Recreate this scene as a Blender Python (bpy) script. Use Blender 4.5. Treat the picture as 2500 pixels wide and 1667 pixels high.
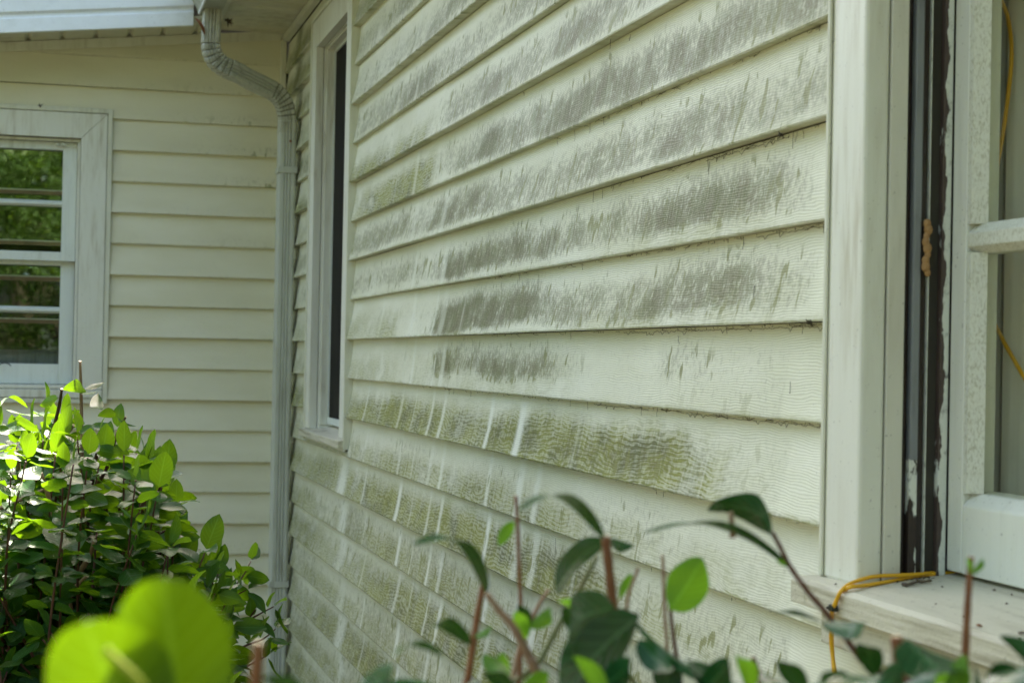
import bpy, bmesh, math, random
import numpy as np
from mathutils import Vector, Matrix
random.seed(7); rng=np.random.default_rng(11)
S=bpy.context.scene; COL=S.collection
for o in list(bpy.data.objects): bpy.data.objects.remove(o)

# ------------------------------------------------------------------ camera
F,YAW,PIT,ROL=4365.64,.2508,.0099,.0194          # focal length in photo pixels, radians
CAM=np.array([-.8533,-6.8758,1.6])
cy,sy,cp,sp,cr,sr=math.cos(YAW),math.sin(YAW),math.cos(PIT),math.sin(PIT),math.cos(ROL),math.sin(ROL)
def cam2w(x,y,fz):
    x,y=x*cr-y*sr,x*sr+y*cr
    g=fz*cp-y*sp; up=fz*sp+y*cp
    return np.array([x*cy+g*sy,-x*sy+g*cy,up])
def ray(px,py): return cam2w((px-1250)/F,-(py-833.5)/F,1.0)
def at(px,py,d): return CAM+d*ray(px,py)
def on(px,py,ax,val):
    i='XYZ'.index(ax); r=ray(px,py); return CAM+(val-CAM[i])/r[i]*r
cd=bpy.data.cameras.new('camera'); cam=bpy.data.objects.new('camera',cd); COL.objects.link(cam); S.camera=cam
R_=cam2w(1,0,0); U_=cam2w(0,1,0); W_=-cam2w(0,0,1)
m=Matrix.Identity(4)
for i in range(3): m[i][0],m[i][1],m[i][2],m[i][3]=R_[i],U_[i],W_[i],CAM[i]
cam.matrix_world=m
cd.sensor_width=36; cd.sensor_fit='HORIZONTAL'; cd.lens=F/2500*36; cd.clip_start=.05; cd.clip_end=500
cd.dof.use_dof=True; cd.dof.focus_distance=2.9; cd.dof.aperture_fstop=10.5; cd.dof.aperture_blades=7

# ------------------------------------------------------------------ light
w=bpy.data.worlds.new('World'); S.world=w; w.use_nodes=True; wn=w.node_tree.nodes; wl=w.node_tree.links
SUN_EL=math.radians(51); AX,AY=.34,.94           # sun stands beyond the house, a little to the right
sky=wn.new('ShaderNodeTexSky'); sky.sky_type='NISHITA'; sky.sun_disc=False
sky.sun_elevation=SUN_EL; sky.sun_rotation=math.atan2(AX,AY); sky.air_density=1.0; sky.dust_density=5.0; sky.ozone_density=.6
tint=wn.new('ShaderNodeMix'); tint.data_type='RGBA'; tint.blend_type='MULTIPLY'; tint.inputs[0].default_value=1; tint.inputs[7].default_value=(1,.985,.90,1)
wl.new(sky.outputs[0],tint.inputs[6]); wl.new(tint.outputs[2],wn['Background'].inputs[0]); wn['Background'].inputs[1].default_value=.15
sd=bpy.data.lights.new('sun','SUN'); sd.energy=4.6; sd.angle=math.radians(.5); sd.color=(1,.90,.74)
sun=bpy.data.objects.new('sun',sd); COL.objects.link(sun)
dv=Vector((AX,AY,0)).normalized()*math.cos(SUN_EL)+Vector((0,0,math.sin(SUN_EL)))
sun.rotation_euler=dv.to_track_quat('Z','Y').to_euler(); sun.location=(2,3,8)
S.view_settings.view_transform='Standard'; S.view_settings.look='None'; S.view_settings.gamma=1
S.view_settings.exposure=2.38
S.render.engine='CYCLES'; S.cycles.max_bounces=8; S.cycles.transparent_max_bounces=12

# ------------------------------------------------------------------ materials
def newmat(name):
    mt=bpy.data.materials.new(name); mt.use_nodes=True; nt=mt.node_tree
    return mt,nt,nt.nodes['Principled BSDF']
def N(nt,t,**k):
    n=nt.nodes.new('ShaderNode'+t)
    for a,b in k.items(): setattr(n,a,b)
    return n
def L(nt,a,b): nt.links.new(a,b)
def val(nt,x,sock):
    if isinstance(x,(int,float)): sock.default_value=x
    elif isinstance(x,tuple): sock.default_value=x if len(x)==4 or sock.type=='VECTOR' else x+(1,)
    else: L(nt,x,sock)
def M(nt,op,a,b=0.,c=None,clamp=False):
    n=N(nt,'Math',operation=op); n.use_clamp=clamp
    val(nt,a,n.inputs[0]); val(nt,b,n.inputs[1])
    if c is not None: val(nt,c,n.inputs[2])
    return n.outputs[0]
def MR(nt,x,a,b,c=0.,d=1.):
    n=N(nt,'MapRange'); n.interpolation_type='SMOOTHSTEP'
    for i,v in enumerate((x,a,b,c,d)): val(nt,v,n.inputs[i])
    return n.outputs[0]
def MIX(nt,f,a,b,mode='MIX'):
    n=N(nt,'Mix',data_type='RGBA',blend_type=mode); val(nt,f,n.inputs[0]); val(nt,a,n.inputs[6]); val(nt,b,n.inputs[7]); return n.outputs[2]
def NO(nt,vec,scale,detail=3,rough=.55,dist=0):
    n=N(nt,'TexNoise'); n.inputs['Scale'].default_value=scale; n.inputs['Detail'].default_value=detail
    n.inputs['Roughness'].default_value=rough; n.inputs['Distortion'].default_value=dist
    if vec is not None: L(nt,vec,n.inputs['Vector'])
    return n.outputs[0]
def VEC(nt,x,y,z):
    n=N(nt,'CombineXYZ'); val(nt,x,n.inputs[0]); val(nt,y,n.inputs[1]); val(nt,z,n.inputs[2]); return n.outputs[0]
def BUMP(nt,h,dist,strength,bsdf):
    n=N(nt,'Bump'); n.inputs['Strength'].default_value=strength; n.inputs['Distance'].default_value=dist
    L(nt,h,n.inputs['Height']); L(nt,n.outputs[0],bsdf.inputs['Normal'])
def OBJ(nt):
    t=N(nt,'TexCoord'); s=N(nt,'SeparateXYZ'); L(nt,t.outputs['Object'],s.inputs[0]); return t.outputs['Object'],s.outputs

def paint(name,col,dirt=(.35,.33,.25),amt=.25,rough=.5,scale=6,stretch=(1,1,.12),spots=.0,bump=.15):
    """painted board or metal with faint vertical weathering and specks"""
    mt,nt,b=newmat(name); v,s=OBJ(nt)
    vv=VEC(nt,M(nt,'MULTIPLY',s[0],stretch[0]),M(nt,'MULTIPLY',s[1],stretch[1]),M(nt,'MULTIPLY',s[2],stretch[2]))
    n1=NO(nt,vv,scale*8,5,.6); n2=NO(nt,v,scale*.6,3); n3=NO(nt,v,170,3,.6)
    f=M(nt,'MULTIPLY',MR(nt,n1,.42,.75),MR(nt,n2,.3,.75)); f=M(nt,'MULTIPLY',f,amt*2.2,clamp=True)
    c=MIX(nt,f,col,dirt)
    if spots: c=MIX(nt,M(nt,'MULTIPLY',MR(nt,n3,.66,.72),spots),c,(.08,.07,.05))
    L(nt,c,b.inputs['Base Color']); b.inputs['Roughness'].default_value=rough
    BUMP(nt,M(nt,'ADD',n1,M(nt,'MULTIPLY',n3,.5)),.0008,bump*3,b)
    return mt

def siding(name,base1=(.79,.79,.655),base2=(.69,.69,.535)):
    mt,nt,b=newmat(name)
    uv=N(nt,'UVMap'); uv.uv_map='lap'; s=N(nt,'SeparateXYZ'); L(nt,uv.outputs[0],s.inputs[0]); u,v=s.outputs[0],s.outputs[1]
    at_=N(nt,'Attribute'); at_.attribute_name='dirt'; c=N(nt,'SeparateColor'); L(nt,at_.outputs['Color'],c.inputs[0])
    R,G,Bc,A=c.outputs[0],c.outputs[1],c.outputs[2],at_.outputs['Alpha']
    sh=M(nt,'ADD',u,M(nt,'MULTIPLY',v,.02))
    # drip-shaped specks
    p1=NO(nt,VEC(nt,M(nt,'MULTIPLY',sh,92),M(nt,'MULTIPLY',v,72),0),1,4,.62)
    p2=NO(nt,VEC(nt,M(nt,'MULTIPLY',sh,330),M(nt,'MULTIPLY',v,150),3),1,3,.6)
    p3=NO(nt,VEC(nt,M(nt,'MULTIPLY',sh,26),M(nt,'MULTIPLY',v,20),9),1,3,.6)
    sp=M(nt,'ADD',M(nt,'MULTIPLY',p1,.66),M(nt,'ADD',M(nt,'MULTIPLY',p2,.26),M(nt,'MULTIPLY',p3,.08)))
    fineg=NO(nt,VEC(nt,M(nt,'MULTIPLY',sh,420),M(nt,'MULTIPLY',v,260),6),1,2,.6)
    hair=NO(nt,VEC(nt,M(nt,'MULTIPLY',u,170),M(nt,'MULTIPLY',v,14),12),1,3,.6)
    patch=NO(nt,VEC(nt,M(nt,'MULTIPLY',u,13),M(nt,'MULTIPLY',v,12),13),1,4,.6)
    Rp=M(nt,'MULTIPLY',R,MR(nt,patch,.3,.62,.80,1.15),clamp=True)
    cover=MR(nt,M(nt,'ADD',sp,M(nt,'MULTIPLY',M(nt,'SUBTRACT',Rp,.5),.26)),.425,.58)
    inten=M(nt,'MULTIPLY',M(nt,'ADD',.30,M(nt,'MULTIPLY',cover,.72)),M(nt,'MULTIPLY',MR(nt,fineg,.25,.6,.72,1.),MR(nt,hair,.3,.6,.80,1.05)))
    mold=M(nt,'MULTIPLY',M(nt,'POWER',Rp,.80),inten,clamp=True)
    blobn=NO(nt,VEC(nt,M(nt,'MULTIPLY',sh,42),M(nt,'MULTIPLY',v,19),15),1,2,.5)
    blob=M(nt,'MULTIPLY',MR(nt,blobn,.60,.64),M(nt,'MULTIPLY',MR(nt,R,.12,.35),MR(nt,R,.95,.5)))
    # wavy embossed grain that holds the algae
    wob=NO(nt,VEC(nt,M(nt,'MULTIPLY',u,5),M(nt,'MULTIPLY',v,14),5),1,3,.55)
    wob2=NO(nt,VEC(nt,M(nt,'MULTIPLY',u,16),M(nt,'MULTIPLY',v,40),7),1,2,.5)
    ph=M(nt,'ADD',M(nt,'MULTIPLY',v,135),M(nt,'ADD',M(nt,'MULTIPLY',wob,8.),M(nt,'MULTIPLY',wob2,1.5)))
    g1=M(nt,'SINE',M(nt,'MULTIPLY',ph,6.2832))
    ph2=M(nt,'ADD',M(nt,'MULTIPLY',v,300),M(nt,'ADD',M(nt,'MULTIPLY',wob,7),M(nt,'MULTIPLY',wob2,1.6)))
    g2=M(nt,'SINE',M(nt,'MULTIPLY',ph2,6.2832))
    brk=NO(nt,VEC(nt,M(nt,'MULTIPLY',u,55),M(nt,'MULTIPLY',v,130),1),1,3,.6)
    l1=MR(nt,M(nt,'ADD',g1,M(nt,'MULTIPLY',M(nt,'SUBTRACT',brk,.5),7.)),-.6,1.2)
    l2=MR(nt,M(nt,'ADD',g2,M(nt,'MULTIPLY',M(nt,'SUBTRACT',brk,.5),6.)),-.3,1.3)
    cl=NO(nt,VEC(nt,M(nt,'MULTIPLY',u,9),M(nt,'MULTIPLY',v,14),2),1,4,.6)
    vst=NO(nt,VEC(nt,M(nt,'MULTIPLY',u,90),M(nt,'MULTIPLY',v,5),4),1,3,.6)
    gg=M(nt,'MULTIPLY',M(nt,'POWER',G,.8),MR(nt,M(nt,'ADD',cl,M(nt,'MULTIPLY',G,.30)),.34,.66))
    gg=M(nt,'MULTIPLY',gg,MR(nt,vst,.3,.62,.62,1.))
    alg=M(nt,'MULTIPLY',gg,M(nt,'ADD',.80,M(nt,'MULTIPLY',l1,.75)),clamp=True)
    fine=M(nt,'MULTIPLY',M(nt,'MULTIPLY',A,l2),M(nt,'ADD',.25,M(nt,'MULTIPLY',brk,.5)))
    keep=M(nt,'SUBTRACT',1.,Bc)
    mold=M(nt,'MULTIPLY',mold,keep); alg=M(nt,'MULTIPLY',alg,keep)
    big=NO(nt,VEC(nt,M(nt,'MULTIPLY',u,2.2),M(nt,'MULTIPLY',v,7),0),1,3,.6)
    base=MIX(nt,MR(nt,big,.3,.7),base1,base2)
    base=MIX(nt,M(nt,'MULTIPLY',Bc,.5),base,(.78,.80,.73))
    mc=MIX(nt,MR(nt,p3,.4,.62),(.092,.080,.012),(.094,.102,.010))
    ac=MIX(nt,MR(nt,cl,.35,.6),(.095,.105,.026),(.225,.235,.020))
    col=MIX(nt,M(nt,'MULTIPLY',fine,.5),base,(.20,.21,.14))
    col=MIX(nt,M(nt,'MULTIPLY',alg,.93,clamp=True),col,ac)
    col=MIX(nt,M(nt,'MULTIPLY',mold,.93,clamp=True),col,mc)
    col=MIX(nt,M(nt,'MULTIPLY',blob,.75),col,(.20,.205,.05))
    dots=NO(nt,VEC(nt,M(nt,'MULTIPLY',u,330),M(nt,'MULTIPLY',v,330),8),1,1,.5)
    col=MIX(nt,M(nt,'MULTIPLY',MR(nt,dots,.73,.77),.55),col,(.08,.07,.05))
    L(nt,col,b.inputs['Base Color']); b.inputs['Roughness'].default_value=.55
    b.inputs['Specular IOR Level'].default_value=.35
    hgt=M(nt,'ADD',M(nt,'MULTIPLY',g2,.3),M(nt,'MULTIPLY',brk,1.))
    BUMP(nt,hgt,.0006,.55,b)
    return mt

MAT={}
MAT['sidB']=siding('mildewed_siding'); MAT['sidA']=siding('cream_siding',(.79,.765,.60),(.73,.70,.52))  # left wall has a slightly yellower cream base
MAT['trim']=paint('white_trim',(.74,.74,.655),(.46,.42,.30),.45,.45,spots=.35)
MAT['trim_tan']=paint('bare_edge_trim',(.66,.645,.56),(.42,.38,.28),.3,.5,spots=.35)
MAT['jstrip']=paint('cream_strip',(.68,.68,.56),(.38,.36,.24),.3,.5,spots=.4)
MAT['soffit']=paint('soffit_metal',(.64,.62,.48),(.34,.31,.2),.35,.5,scale=3,stretch=(1,1,1),spots=.3)
MAT['fascia']=paint('white_metal',(.80,.83,.84),(.4,.4,.33),.18,.35,scale=3,stretch=(1,1,1),spots=.6)
MAT['gutter']=paint('dirty_gutter_metal',(.40,.42,.35),(.16,.17,.11),.6,.45,scale=4,stretch=(1,1,1),spots=.4)
MAT['spout']=paint('grey_white_spout',(.50,.52,.46),(.22,.21,.15),.35,.42,scale=4,stretch=(1.4,1.4,.2),spots=.3)
MAT['crimp']=paint('stained_spout_elbow',(.47,.475,.40),(.16,.16,.11),.6,.5,scale=5,stretch=(1.4,1.4,1),spots=.3)
MAT['sash']=paint('sash_paint',(.72,.76,.72),(.4,.4,.34),.25,.4,spots=.3)
MAT['sashC']=paint('brushed_sash_paint',(.72,.73,.66),(.40,.39,.30),.35,.5,scale=9,stretch=(1,1,.06),spots=.4,bump=.4)
MAT['sill']=paint('chalky_sill_paint',(.58,.555,.43),(.29,.26,.17),.8,.6,scale=5,stretch=(1,.10,2.5),spots=.7,bump=.8)
MAT['crimp_shade']=paint('shaded_grimy_crimp',(.22,.22,.17),(.08,.08,.06),.9,.7,scale=9)  # dark crimp rings: fold shade painted in along with dirt
MAT['roof']=paint('roof_shingle',(.07,.065,.06),(.03,.03,.03),.5,.9)
MAT['inside']=paint('dark_interior',(.05,.045,.035),(.03,.03,.02),.2,.8)
MAT['brown']=paint('brown_aluminium',(.020,.009,.007),(.006,.003,.0025),.6,.35,scale=9,spots=.2)
MAT['bronze']=paint('bronze_rail',(.22,.13,.075),(.07,.05,.03),.4,.3)
MAT['greymetal']=paint('dull_metal_strip',(.22,.235,.25),(.09,.09,.10),.7,.35,scale=9,spots=.3)
MAT['soil']=paint('leaf_mould',(.06,.045,.03),(.02,.016,.01),.8,.95,scale=5,stretch=(1,1,1),bump=2)
MAT['lawn']=paint('lawn_grass',(.06,.066,.026),(.035,.04,.016),.6,.9,scale=3,stretch=(1,1,1),bump=2)
MAT['bark']=paint('bark',(.10,.075,.05),(.04,.03,.02),.7,.9,scale=6)
MAT['cable']=paint('yellow_jacket',(.78,.42,.01),(.4,.2,.02),.2,.35,spots=.1)
MAT['black']=paint('black_plastic',(.015,.02,.012),(.01,.01,.01),.2,.4)
MAT['rust']=paint('rust',(.25,.09,.03),(.1,.04,.02),.6,.8)
MAT['mud']=paint('dried_mud',(.42,.24,.10),(.28,.15,.06),.8,.9,scale=14,stretch=(1,1,1),bump=2)
MAT['rootlet']=paint('dead_rootlet',(.06,.05,.03),(.03,.02,.01),.4,.9)
def screenmat():
    mt,nt,b=newmat('insect_screen'); v,s=OBJ(nt)
    g=M(nt,'MULTIPLY',M(nt,'SINE',M(nt,'MULTIPLY',s[1],2600)),M(nt,'SINE',M(nt,'MULTIPLY',s[2],2600)))
    n=NO(nt,v,5,4)
    c=MIX(nt,M(nt,'ADD',M(nt,'MULTIPLY',g,.25),MR(nt,n,.3,.8),clamp=True),(.014,.013,.011),(.024,.022,.017))
    L(nt,c,b.inputs['Base Color']); b.inputs['Roughness'].default_value=.8; b.inputs['Specular IOR Level'].default_value=.15
    return mt
MAT['screen']=screenmat()
def glassmat(name,refl,tint,fr=.35):
    mt,nt,b=newmat(name); nt.nodes.remove(b); out=nt.nodes['Material Output']
    t=N(nt,'BsdfTransparent'); t.inputs[0].default_value=tint+(1,); g=N(nt,'BsdfGlossy'); g.inputs['Roughness'].default_value=.015
    g.inputs['Color'].default_value=(.95,1,.98,1)
    lw=N(nt,'LayerWeight'); lw.inputs[0].default_value=.25
    f=M(nt,'ADD',refl,M(nt,'MULTIPLY',lw.outputs['Fresnel'],fr),clamp=True)
    v,s=OBJ(nt); n=NO(nt,v,3.5,2); bp=N(nt,'Bump'); bp.inputs['Distance'].default_value=.004; bp.inputs['Strength'].default_value=.10
    L(nt,n,bp.inputs['Height']); L(nt,bp.outputs[0],g.inputs['Normal'])
    mx=N(nt,'MixShader'); L(nt,f,mx.inputs[0]); L(nt,t.outputs[0],mx.inputs[1]); L(nt,g.outputs[0],mx.inputs[2]); L(nt,mx.outputs[0],out.inputs[0])
    return mt
MAT['glassA']=glassmat('clear_pane',.015,(.90,.93,.90),.10); MAT['glassS']=glassmat('storm_pane',.15,(.5,.55,.5)); MAT['glassC']=glassmat('old_pane',.01,(.93,.94,.90),.08)
def curtain():
    mt,nt,b=newmat('pale_blind'); v,s=OBJ(nt)
    n=NO(nt,VEC(nt,0,M(nt,'MULTIPLY',s[1],60),M(nt,'MULTIPLY',s[2],1.5)),1,4)
    L(nt,MIX(nt,MR(nt,n,.3,.7),(.96,.92,.84),(.88,.84,.75)),b.inputs['Base Color']); b.inputs['Roughness'].default_value=.8
    return mt
MAT['curtain']=curtain()
def peeling(name,axis,lo,hi,paintc=(.70,.72,.66),wood=(.035,.024,.02),sc=1.):
    """old paint: flakes off towards one side (axis position lo: bare, hi: painted)"""
    mt,nt,b=newmat(name); v,s=OBJ(nt)
    vv=VEC(nt,s[0],s[1],M(nt,'MULTIPLY',s[2],.28))
    n=NO(nt,vv,70*sc,6,.7); n2=NO(nt,vv,260*sc,3,.6)
    pos=MR(nt,s[axis],lo,hi,-.25,.42)
    nl=NO(nt,VEC(nt,0,0,s[2]),9,3,.6)
    e=M(nt,'ADD',pos,M(nt,'ADD',n,M(nt,'ADD',M(nt,'MULTIPLY',n2,.25),M(nt,'MULTIPLY',M(nt,'SUBTRACT',nl,.5),1.7))))
    mask=MR(nt,e,.60,.64)
    wc=MIX(nt,n2,wood,tuple(x*3.2 for x in wood))
    pc=MIX(nt,MR(nt,NO(nt,v,90,5,.7),.5,.75),paintc,tuple(x*.45 for x in paintc))
    L(nt,MIX(nt,mask,wc,pc),b.inputs['Base Color']); b.inputs['Roughness'].default_value=.6
    BUMP(nt,M(nt,'ADD',mask,M(nt,'MULTIPLY',n2,.4)),.0012,.8,b)
    return mt
MAT['peel_track']=peeling('peeling_track_paint',0,.066,.083)
MAT['fleck']=peeling('flecked_track',0,.026,.072,wood=(.016,.010,.008))
MAT['weathered']=peeling('weathered_sash_paint',0,-.3,-.2,(.66,.68,.60),(.2,.19,.14))
def rough_paint():
    mt,nt,b=newmat('lichened_glazing_putty'); v,s=OBJ(nt)
    n=NO(nt,VEC(nt,s[0],s[1],M(nt,'MULTIPLY',s[2],.45)),420,6,.75); n2=NO(nt,v,45,4,.6)
    f=M(nt,'MULTIPLY',MR(nt,n,.46,.62),MR(nt,n2,.25,.6))
    L(nt,MIX(nt,f,(.72,.73,.64),(.46,.45,.34)),b.inputs['Base Color']); b.inputs['Roughness'].default_value=.75
    BUMP(nt,n,.002,.8,b); return mt
MAT['putty']=rough_paint()
def leafmat(name,c1,c2,tr,gl=.32,tc=None,sp=.32):
    mt,nt,b=newmat(name); out=nt.nodes['Material Output']
    uv=N(nt,'UVMap'); uv.uv_map='leaf'; s=N(nt,'SeparateXYZ'); L(nt,uv.outputs[0],s.inputs[0]); x,y=s.outputs[0],s.outputs[1]
    v,_=OBJ(nt); n=NO(nt,v,14,2); n2=NO(nt,v,160,3)
    at_=N(nt,'Attribute'); at_.attribute_name='tone'; tone=at_.outputs['Fac']
    ax=M(nt,'ABSOLUTE',x)
    mid=MR(nt,ax,.03,.10,1.,0.)
    side=M(nt,'SINE',M(nt,'MULTIPLY',M(nt,'SUBTRACT',y,M(nt,'MULTIPLY',ax,.28)),48))
    sv=M(nt,'MULTIPLY',MR(nt,side,.8,1.),.35)
    c=MIX(nt,M(nt,'ADD',M(nt,'MULTIPLY',n,.35),M(nt,'MULTIPLY',tone,.75),clamp=True),c1,c2)
    vein=M(nt,'MAXIMUM',M(nt,'MULTIPLY',mid,.6),sv)
    c=MIX(nt,vein,c,tuple(min(1,q*1.9+.03) for q in c2))
    c=MIX(nt,M(nt,'MULTIPLY',MR(nt,n2,.66,.74),.35),c,(.10,.07,.02))
    L(nt,c,b.inputs['Base Color']); b.inputs['Roughness'].default_value=gl; b.inputs['Specular IOR Level'].default_value=sp
    BUMP(nt,M(nt,'ADD',M(nt,'MULTIPLY',side,.25),M(nt,'MULTIPLY',n2,.3)),.0015,.35,b)
    t=N(nt,'BsdfTranslucent'); c3=MIX(nt,.0,c,c); tcl=MIX(nt,.85,c,tc or (.30,.50,.02)); L(nt,tcl,t.inputs[0])
    mx=N(nt,'MixShader'); mx.inputs[0].default_value=tr; L(nt,b.outputs[0],mx.inputs[1]); L(nt,t.outputs[0],mx.inputs[2]); L(nt,mx.outputs[0],out.inputs[0])
    return mt
MAT['leaf']=leafmat('glossy_leaf',(.006,.036,.013),(.016,.068,.013),.20,.36,(.44,.84,.010),.15)
MAT['leaf_fg']=leafmat('near_leaf',(.005,.042,.014),(.010,.072,.015),.07,.20,(.12,.25,.02),.34)
MAT['leaf_young']=leafmat('young_leaf',(.035,.13,.012),(.07,.19,.018),.42,.4,(.25,.55,.02))
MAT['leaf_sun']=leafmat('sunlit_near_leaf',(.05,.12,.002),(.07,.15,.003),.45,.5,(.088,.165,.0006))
MAT['leaf_tree']=leafmat('tree_leaf',(.035,.07,.02),(.11,.17,.05),.35,.5)
def stemmat(name,c1,c2):
    mt,nt,b=newmat(name); v,s=OBJ(nt); n=NO(nt,v,60,5,.65); n2=NO(nt,v,9,2)
    L(nt,MIX(nt,M(nt,'MULTIPLY',MR(nt,n,.35,.7),MR(nt,n2,.3,.7)),c1,c2),b.inputs['Base Color']); b.inputs['Roughness'].default_value=.65
    BUMP(nt,n,.0008,.6,b); return mt
MAT['stem']=stemmat('brown_stem',(.075,.030,.016),(.15,.065,.03)); MAT['stem_tan']=stemmat('tan_stem',(.30,.19,.12),(.22,.12,.07))
MAT['stem_green']=stemmat('green_stem',(.12,.15,.05),(.20,.15,.07)); MAT['cut']=stemmat('cut_wood',(.62,.52,.33),(.5,.38,.2))
MAT['stem_lime']=stemmat('lime_midrib',(.30,.36,.02),(.36,.38,.03))
MAT['stem_fg']=stemmat('orange_brown_stem',(.17,.058,.02),(.27,.11,.035))
MAT['stem_red']=stemmat('dark_red_stem',(.10,.032,.018),(.17,.065,.035))

# ------------------------------------------------------------------ object helpers
def tag(o,label=None,cat=None,group=None,kind=None):
    for k,v in (('label',label),('category',cat),('group',group),('kind',kind)):
        if v: o[k]=v
    return o
def empty(name,loc=(0,0,0),**k):
    o=bpy.data.objects.new(name,None); o.empty_display_size=.1; COL.objects.link(o); o.location=loc; return tag(o,**k)
def link(name,me,mats,parent=None,**k):
    o=bpy.data.objects.new(name,me); COL.objects.link(o)
    for mm in (mats if isinstance(mats,(list,tuple)) else [mats]): me.materials.append(mm)
    if parent is not None:
        o.parent=parent; p=Vector((0,0,0)); q=parent
        while q is not None: p+=q.location; q=q.parent
        o.location=-p
    return tag(o,**k)
class MB:
    def __init__(s): s.v=[]; s.f=[]; s.mi=[]; s.sm=[]
    def add(s,vs,fs,mi=0,smooth=False):
        b=len(s.v); s.v+= [tuple(map(float,p)) for p in vs]
        for f in fs: s.f.append([b+i for i in f]); s.mi.append(mi); s.sm.append(smooth)
    def box(s,a,b,mi=0):
        x0,x1=sorted((a[0],b[0])); y0,y1=sorted((a[1],b[1])); z0,z1=sorted((a[2],b[2]))
        s.add([(x0,y0,z0),(x1,y0,z0),(x1,y1,z0),(x0,y1,z0),(x0,y0,z1),(x1,y0,z1),(x1,y1,z1),(x0,y1,z1)],
              [(3,2,1,0),(4,5,6,7),(0,1,5,4),(1,2,6,5),(2,3,7,6),(3,0,4,7)],mi)
    def prism(s,poly,fn,c0,c1,mi=0):
        """closed 2D outline swept between c0 and c1; fn(a,b,c) -> world"""
        n=len(poly); vs=[fn(a,b,c0) for a,b in poly]+[fn(a,b,c1) for a,b in poly]
        s.add(vs,[(i,(i+1)%n,n+(i+1)%n,n+i) for i in range(n)]+[tuple(range(n))[::-1],tuple(range(n,2*n))],mi)
    def tube(s,pts,rad,seg=8,mi=0,capmi=None):
        pts=[Vector(p) for p in pts]; n=len(pts)
        if isinstance(rad,(int,float)): rad=[rad]*n
        vs=[];up=None
        for i,p in enumerate(pts):
            t=(pts[min(i+1,n-1)]-pts[max(i-1,0)]).normalized()
            if up is None: up=t.orthogonal().normalized()
            up=(up-t*up.dot(t)).normalized(); w_=t.cross(up)
            for k in range(seg):
                a=2*math.pi*k/seg; vs.append(p+(up*math.cos(a)+w_*math.sin(a))*rad[i])
        fs=[(i*seg+k,i*seg+(k+1)%seg,(i+1)*seg+(k+1)%seg,(i+1)*seg+k) for i in range(n-1) for k in range(seg)]
        b=len(s.v); s.add(vs,fs,mi,True)
        s.f.append([b+k for k in range(seg)][::-1]); s.mi.append(mi); s.sm.append(False)
        s.f.append([b+(n-1)*seg+k for k in range(seg)]); s.mi.append(capmi if capmi is not None else mi); s.sm.append(False)
    def build(s,name,mats,parent=None,bevel=0,recalc=True,**k):
        me=bpy.data.meshes.new(name); me.from_pydata(s.v,[],s.f); 
        for p,mi,sm in zip(me.polygons,s.mi,s.sm): p.material_index=mi; p.use_smooth=sm
        if recalc:
            bm=bmesh.new(); bm.from_mesh(me); bmesh.ops.recalc_face_normals(bm,faces=bm.faces); bm.to_mesh(me); bm.free()
        o=link(name,me,mats,parent,**k)
        if bevel:
            bv=o.modifiers.new('bevel','BEVEL'); bv.width=bevel; bv.segments=2; bv.limit_method='ANGLE'
        return o
def smooth_path(pts,n=6):
    pts=[np.array(p,float) for p in pts]; out=[]
    P=[2*pts[0]-pts[1]]+pts+[2*pts[-1]-pts[-2]]
    for i in range(1,len(P)-2):
        for k in range(n):
            t=k/n; a,b,c,d=P[i-1],P[i],P[i+1],P[i+2]
            out.append(.5*((2*b)+(-a+c)*t+(2*a-5*b+4*c-d)*t*t+(-a+3*b-3*c+d)*t**3))
    out.append(pts[-1]); return out
def vn(u,seed):   # smooth 1D value noise, numpy
    r=np.random.default_rng(seed).random(4096); u=np.asarray(u)+1000.; i=np.floor(u).astype(int); t=u-i; t=t*t*(3-2*t)
    return r[i%4096]*(1-t)+r[(i+1)%4096]*t

# ------------------------------------------------------------------ setting
def sheet(name,x0,x1,y0,y1,z,mat,n=60,amp=.03,kind='structure'):
    xs=np.linspace(x0,x1,n); ys=np.linspace(y0,y1,n); v=[];f=[]
    for j,y in enumerate(ys):
        for i,x in enumerate(xs): v.append((x,y,z+amp*(math.sin(x*1.7+y)*.5+math.sin(y*2.3-x*.7)*.5)))
    for j in range(n-1):
        for i in range(n-1): a=j*n+i; f.append((a,a+1,a+n+1,a+n))
    mb=MB(); mb.add(v,f,0,True); return mb.build(name,mat,recalc=False,kind=kind)
sheet('lawn',-60,60,-70,60,-.06,MAT['lawn'],80,.02)
sheet('garden_bed',-3.6,-.05,-9.4,-.02,.0,MAT['soil'],40,.025)  # dark bed, mostly unseen, widened to cut light bouncing off the ground

# ------------------------------------------------------------------ the house
H=.1143; HA=.1166; ZB=1.6487; ZA=1.6545
house=empty('house',(0,0,0),label='white clapboard house corner with mildewed siding, three windows and a grey downspout',cat='house')
WB=dict(y0=-1.70,y1=-.832,z0=1.30,z1=2.735)        # window by the corner, outer edge of casing
WC=dict(y0=-6.16,y1=-5.022,z0=1.30,z1=2.735)
WA=dict(x0=-1.95,x1=-.657,z0=1.405,z1=2.505)
def Yx(px,n): return on(px,0,'X',-.02)[1] if n is None else None
_xs=np.linspace(640,2400,400); _ys=np.array([on(x,860,'X',-.02)[1] for x in _xs])
def Y_at(px,z):      # wall position seen at photo column px at height z (roll taken into account)
    for _ in range(3):
        Y=np.interp(px+0*1.,_xs,_ys)
        # column shift caused by roll
        d=(Y-CAM[1]); py=(z-1.6)/max(d,.3)*F
        px2=px-py*ROL; Y=np.interp(px2,_xs,_ys)
    return Y
def band(v,lo,hi,s0=.12,s1=.18):
    a=np.clip((v-lo)/s0,0,1); b=np.clip((hi-v)/s1,0,1); a=a*a*(3-2*a); b=b*b*(3-2*b); return a*b
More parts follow.
